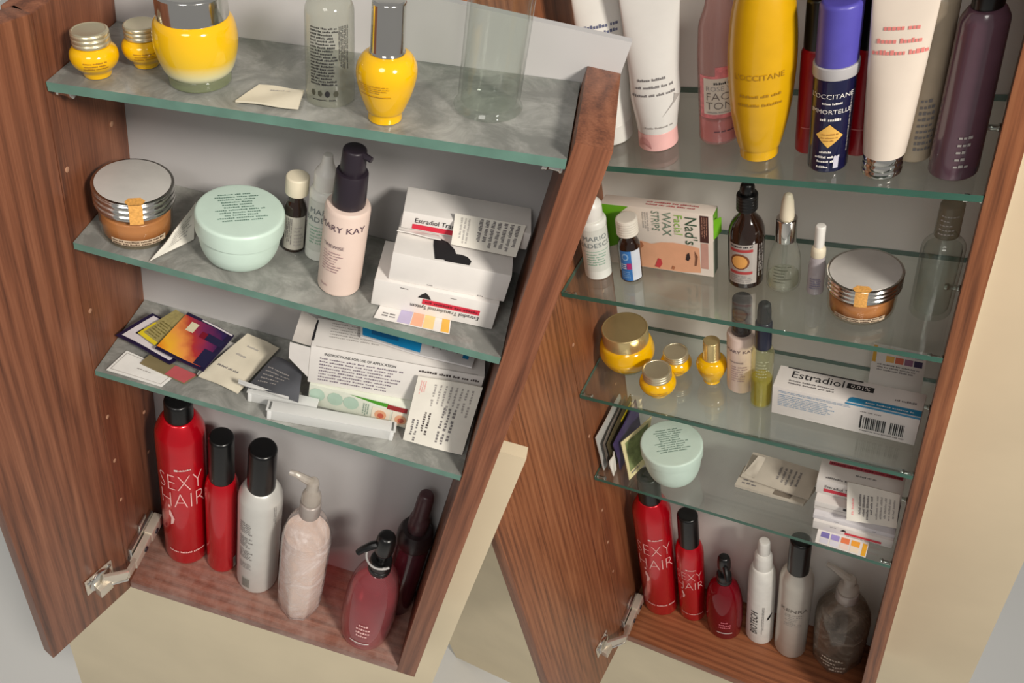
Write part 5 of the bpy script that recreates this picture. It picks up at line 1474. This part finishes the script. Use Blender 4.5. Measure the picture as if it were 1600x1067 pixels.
# ------------------------------------------------------------------ right cabinet, bottom
hair_can('tall red can of hair spray with black cap, right cabinet', 'R0', 0.0395, 0.0805, 0.0278, 0.3130, 0.0172, 0.3110, 0.3700, 0.0162, REDM, 'sexy', ws=1.16)
hair_can('shorter red can with black cap beside the tall red one, right cabinet', 'R0', 0.0909, 0.0845, 0.0204, 0.2180, 0.0156, 0.2140, 0.2920, 0.0150, REDM, 'sexy', ws=0.86)
t, mp = red_pump('small deep red pump bottle with black pump, right cabinet', 'R0', 0.1431, 0.0790, 0.97, 1.14, clear('crimson_liquid', (226, 90, 104), 0.45, (150, 10, 32), rough=0.08),
                 clear('red_clear_plastic', (232, 130, 140), 0.28, (176, 24, 48), rough=0.05), False)
for k, (z, w) in enumerate(((0.063, 0.010), (0.055, 0.016), (0.047, 0.017))):
    small_print(mp, -w / 2, z - 0.0034, w / 2, z + 0.0016, 1, pm('rose_ink', (222, 120, 132), 0.5), t, k, 0.8, 0.0006, ragged=0)
decal('label_line', mp, -0.012, 0.0250, 0.012, 0.0275, WINK, t, 0.0006, 10, 1)

t = thing('spray_bottle', 'white mist bottle with black vertical lettering, right cabinet', 'bottle', 'R0', 0.1942, 0.0885)
o, mp = part('body', [(0.0192, 0), (0.0201, 0.002), (0.0198, 0.0400), (0.0186, 0.1720), (0.0176, 0.1950), (0.0150, 0.2080), (0.0128, 0.2110)], WHITE, t, 0.004)
part('collar', [(0.0128, 0.2108), (0.0124, 0.2220), (0.0118, 0.2400), (0.0092, 0.2470)], WHITE, t, 0.0012)
part('spray_head', [(0.0084, 0.2468), (0.0078, 0.2740), (0.0066, 0.2775)], WHITE, t, 0.0016)
lettering(mp, 'BIOTECH', -0.0035, 0.0320, 0.0158, INK, t, rot=PI / 2, align='LEFT', off=0.0006, wide=1.05)
small_print(mp, 0.0020, 0.030, 0.0060, 0.120, 2, GREY, t, 4, 0.5, 0.0005, vert=True, ragged=0.2)
decal('leaf_mark', mp, 0, 0, 0, 0, INK, t, 0.0006, poly=[(0.0100, 0.0780), (0.0135, 0.0810), (0.0185, 0.0930), (0.0190, 0.0980), (0.0150, 0.0930), (0.0110, 0.0860)])

t, mp = hair_can('satin silver can with black cap beside the white mist bottle', 'R0', 0.2398, 0.0855, 0.0219, 0.2370, 0.0144, 0.2330, 0.3130, 0.0138, pm('champagne_aluminium', (206, 200, 190), 0.36, 0.35, var=0.03))
lettering(mp, 'KENRA', 0.001, 0.1480, 0.0120, pm('pale_grey_ink', (112, 106, 100), 0.5), t)
small_print(mp, -0.012, 0.105, 0.012, 0.142, 7, LGREY, t, 4, 0.35, 0.0005, center=True, ragged=0.6)

t, mp = lotion_bottle('nearly empty smeared clear pump bottle in the right corner', 'R0', 0.3020, 0.0925, 1.38, 1.03, clear('smeared_plastic', (226, 218, 208), 0.35, (150, 138, 126), rough=0.12, dust=(0.15, 0.75, 30)),
                      pm('grey_brown_residue', (140, 126, 112), 0.35, var=0.2, scale=26), -1.9, 0.030)
for k, (v, w, u) in enumerate(((0.062, 0.026, -0.004), (0.050, 0.020, -0.008), (0.041, 0.030, 0.001), (0.030, 0.018, 0.004))):
    small_print(mp, u - w / 2, v - 0.0035, u + w / 2, v + 0.0035, 1, pm('pale_beige_print', (196, 182, 166), 0.5), t, k + 2, 0.7, 0.0012, ragged=0)

# ------------------------------------------------------------------ things that repeat share a group
GROUPS = {('L3', 'sachet'): 'sachets strewn on the left cabinet shelf', ('RD', 'sachet'): 'sachets standing in a row in the right cabinet',
          ('L2', 'box'): 'white cartons piled in the left cabinet', ('RD', 'box'): 'white cartons piled in the right cabinet',
          ('L3', 'box'): 'cartons on the third left shelf', ('L3', 'tray'): 'frosted strip trays', ('RD', 'leaflet'): 'paper leaflets on the lowest right shelf',
          ('L0', 'can'): 'spray cans at the bottom of the left cabinet', ('R0', 'can'): 'spray cans at the bottom of the right cabinet',
          ('RA', 'tube'): 'squeeze tubes on the top right shelf'}
for o in bpy.data.objects:
    if o.parent is None and 'frame' in o:
        g = GROUPS.get((o['frame'], o['category']))
        if g and 'group' not in o:
            o['group'] = g
        del o['frame']
        del o['face']
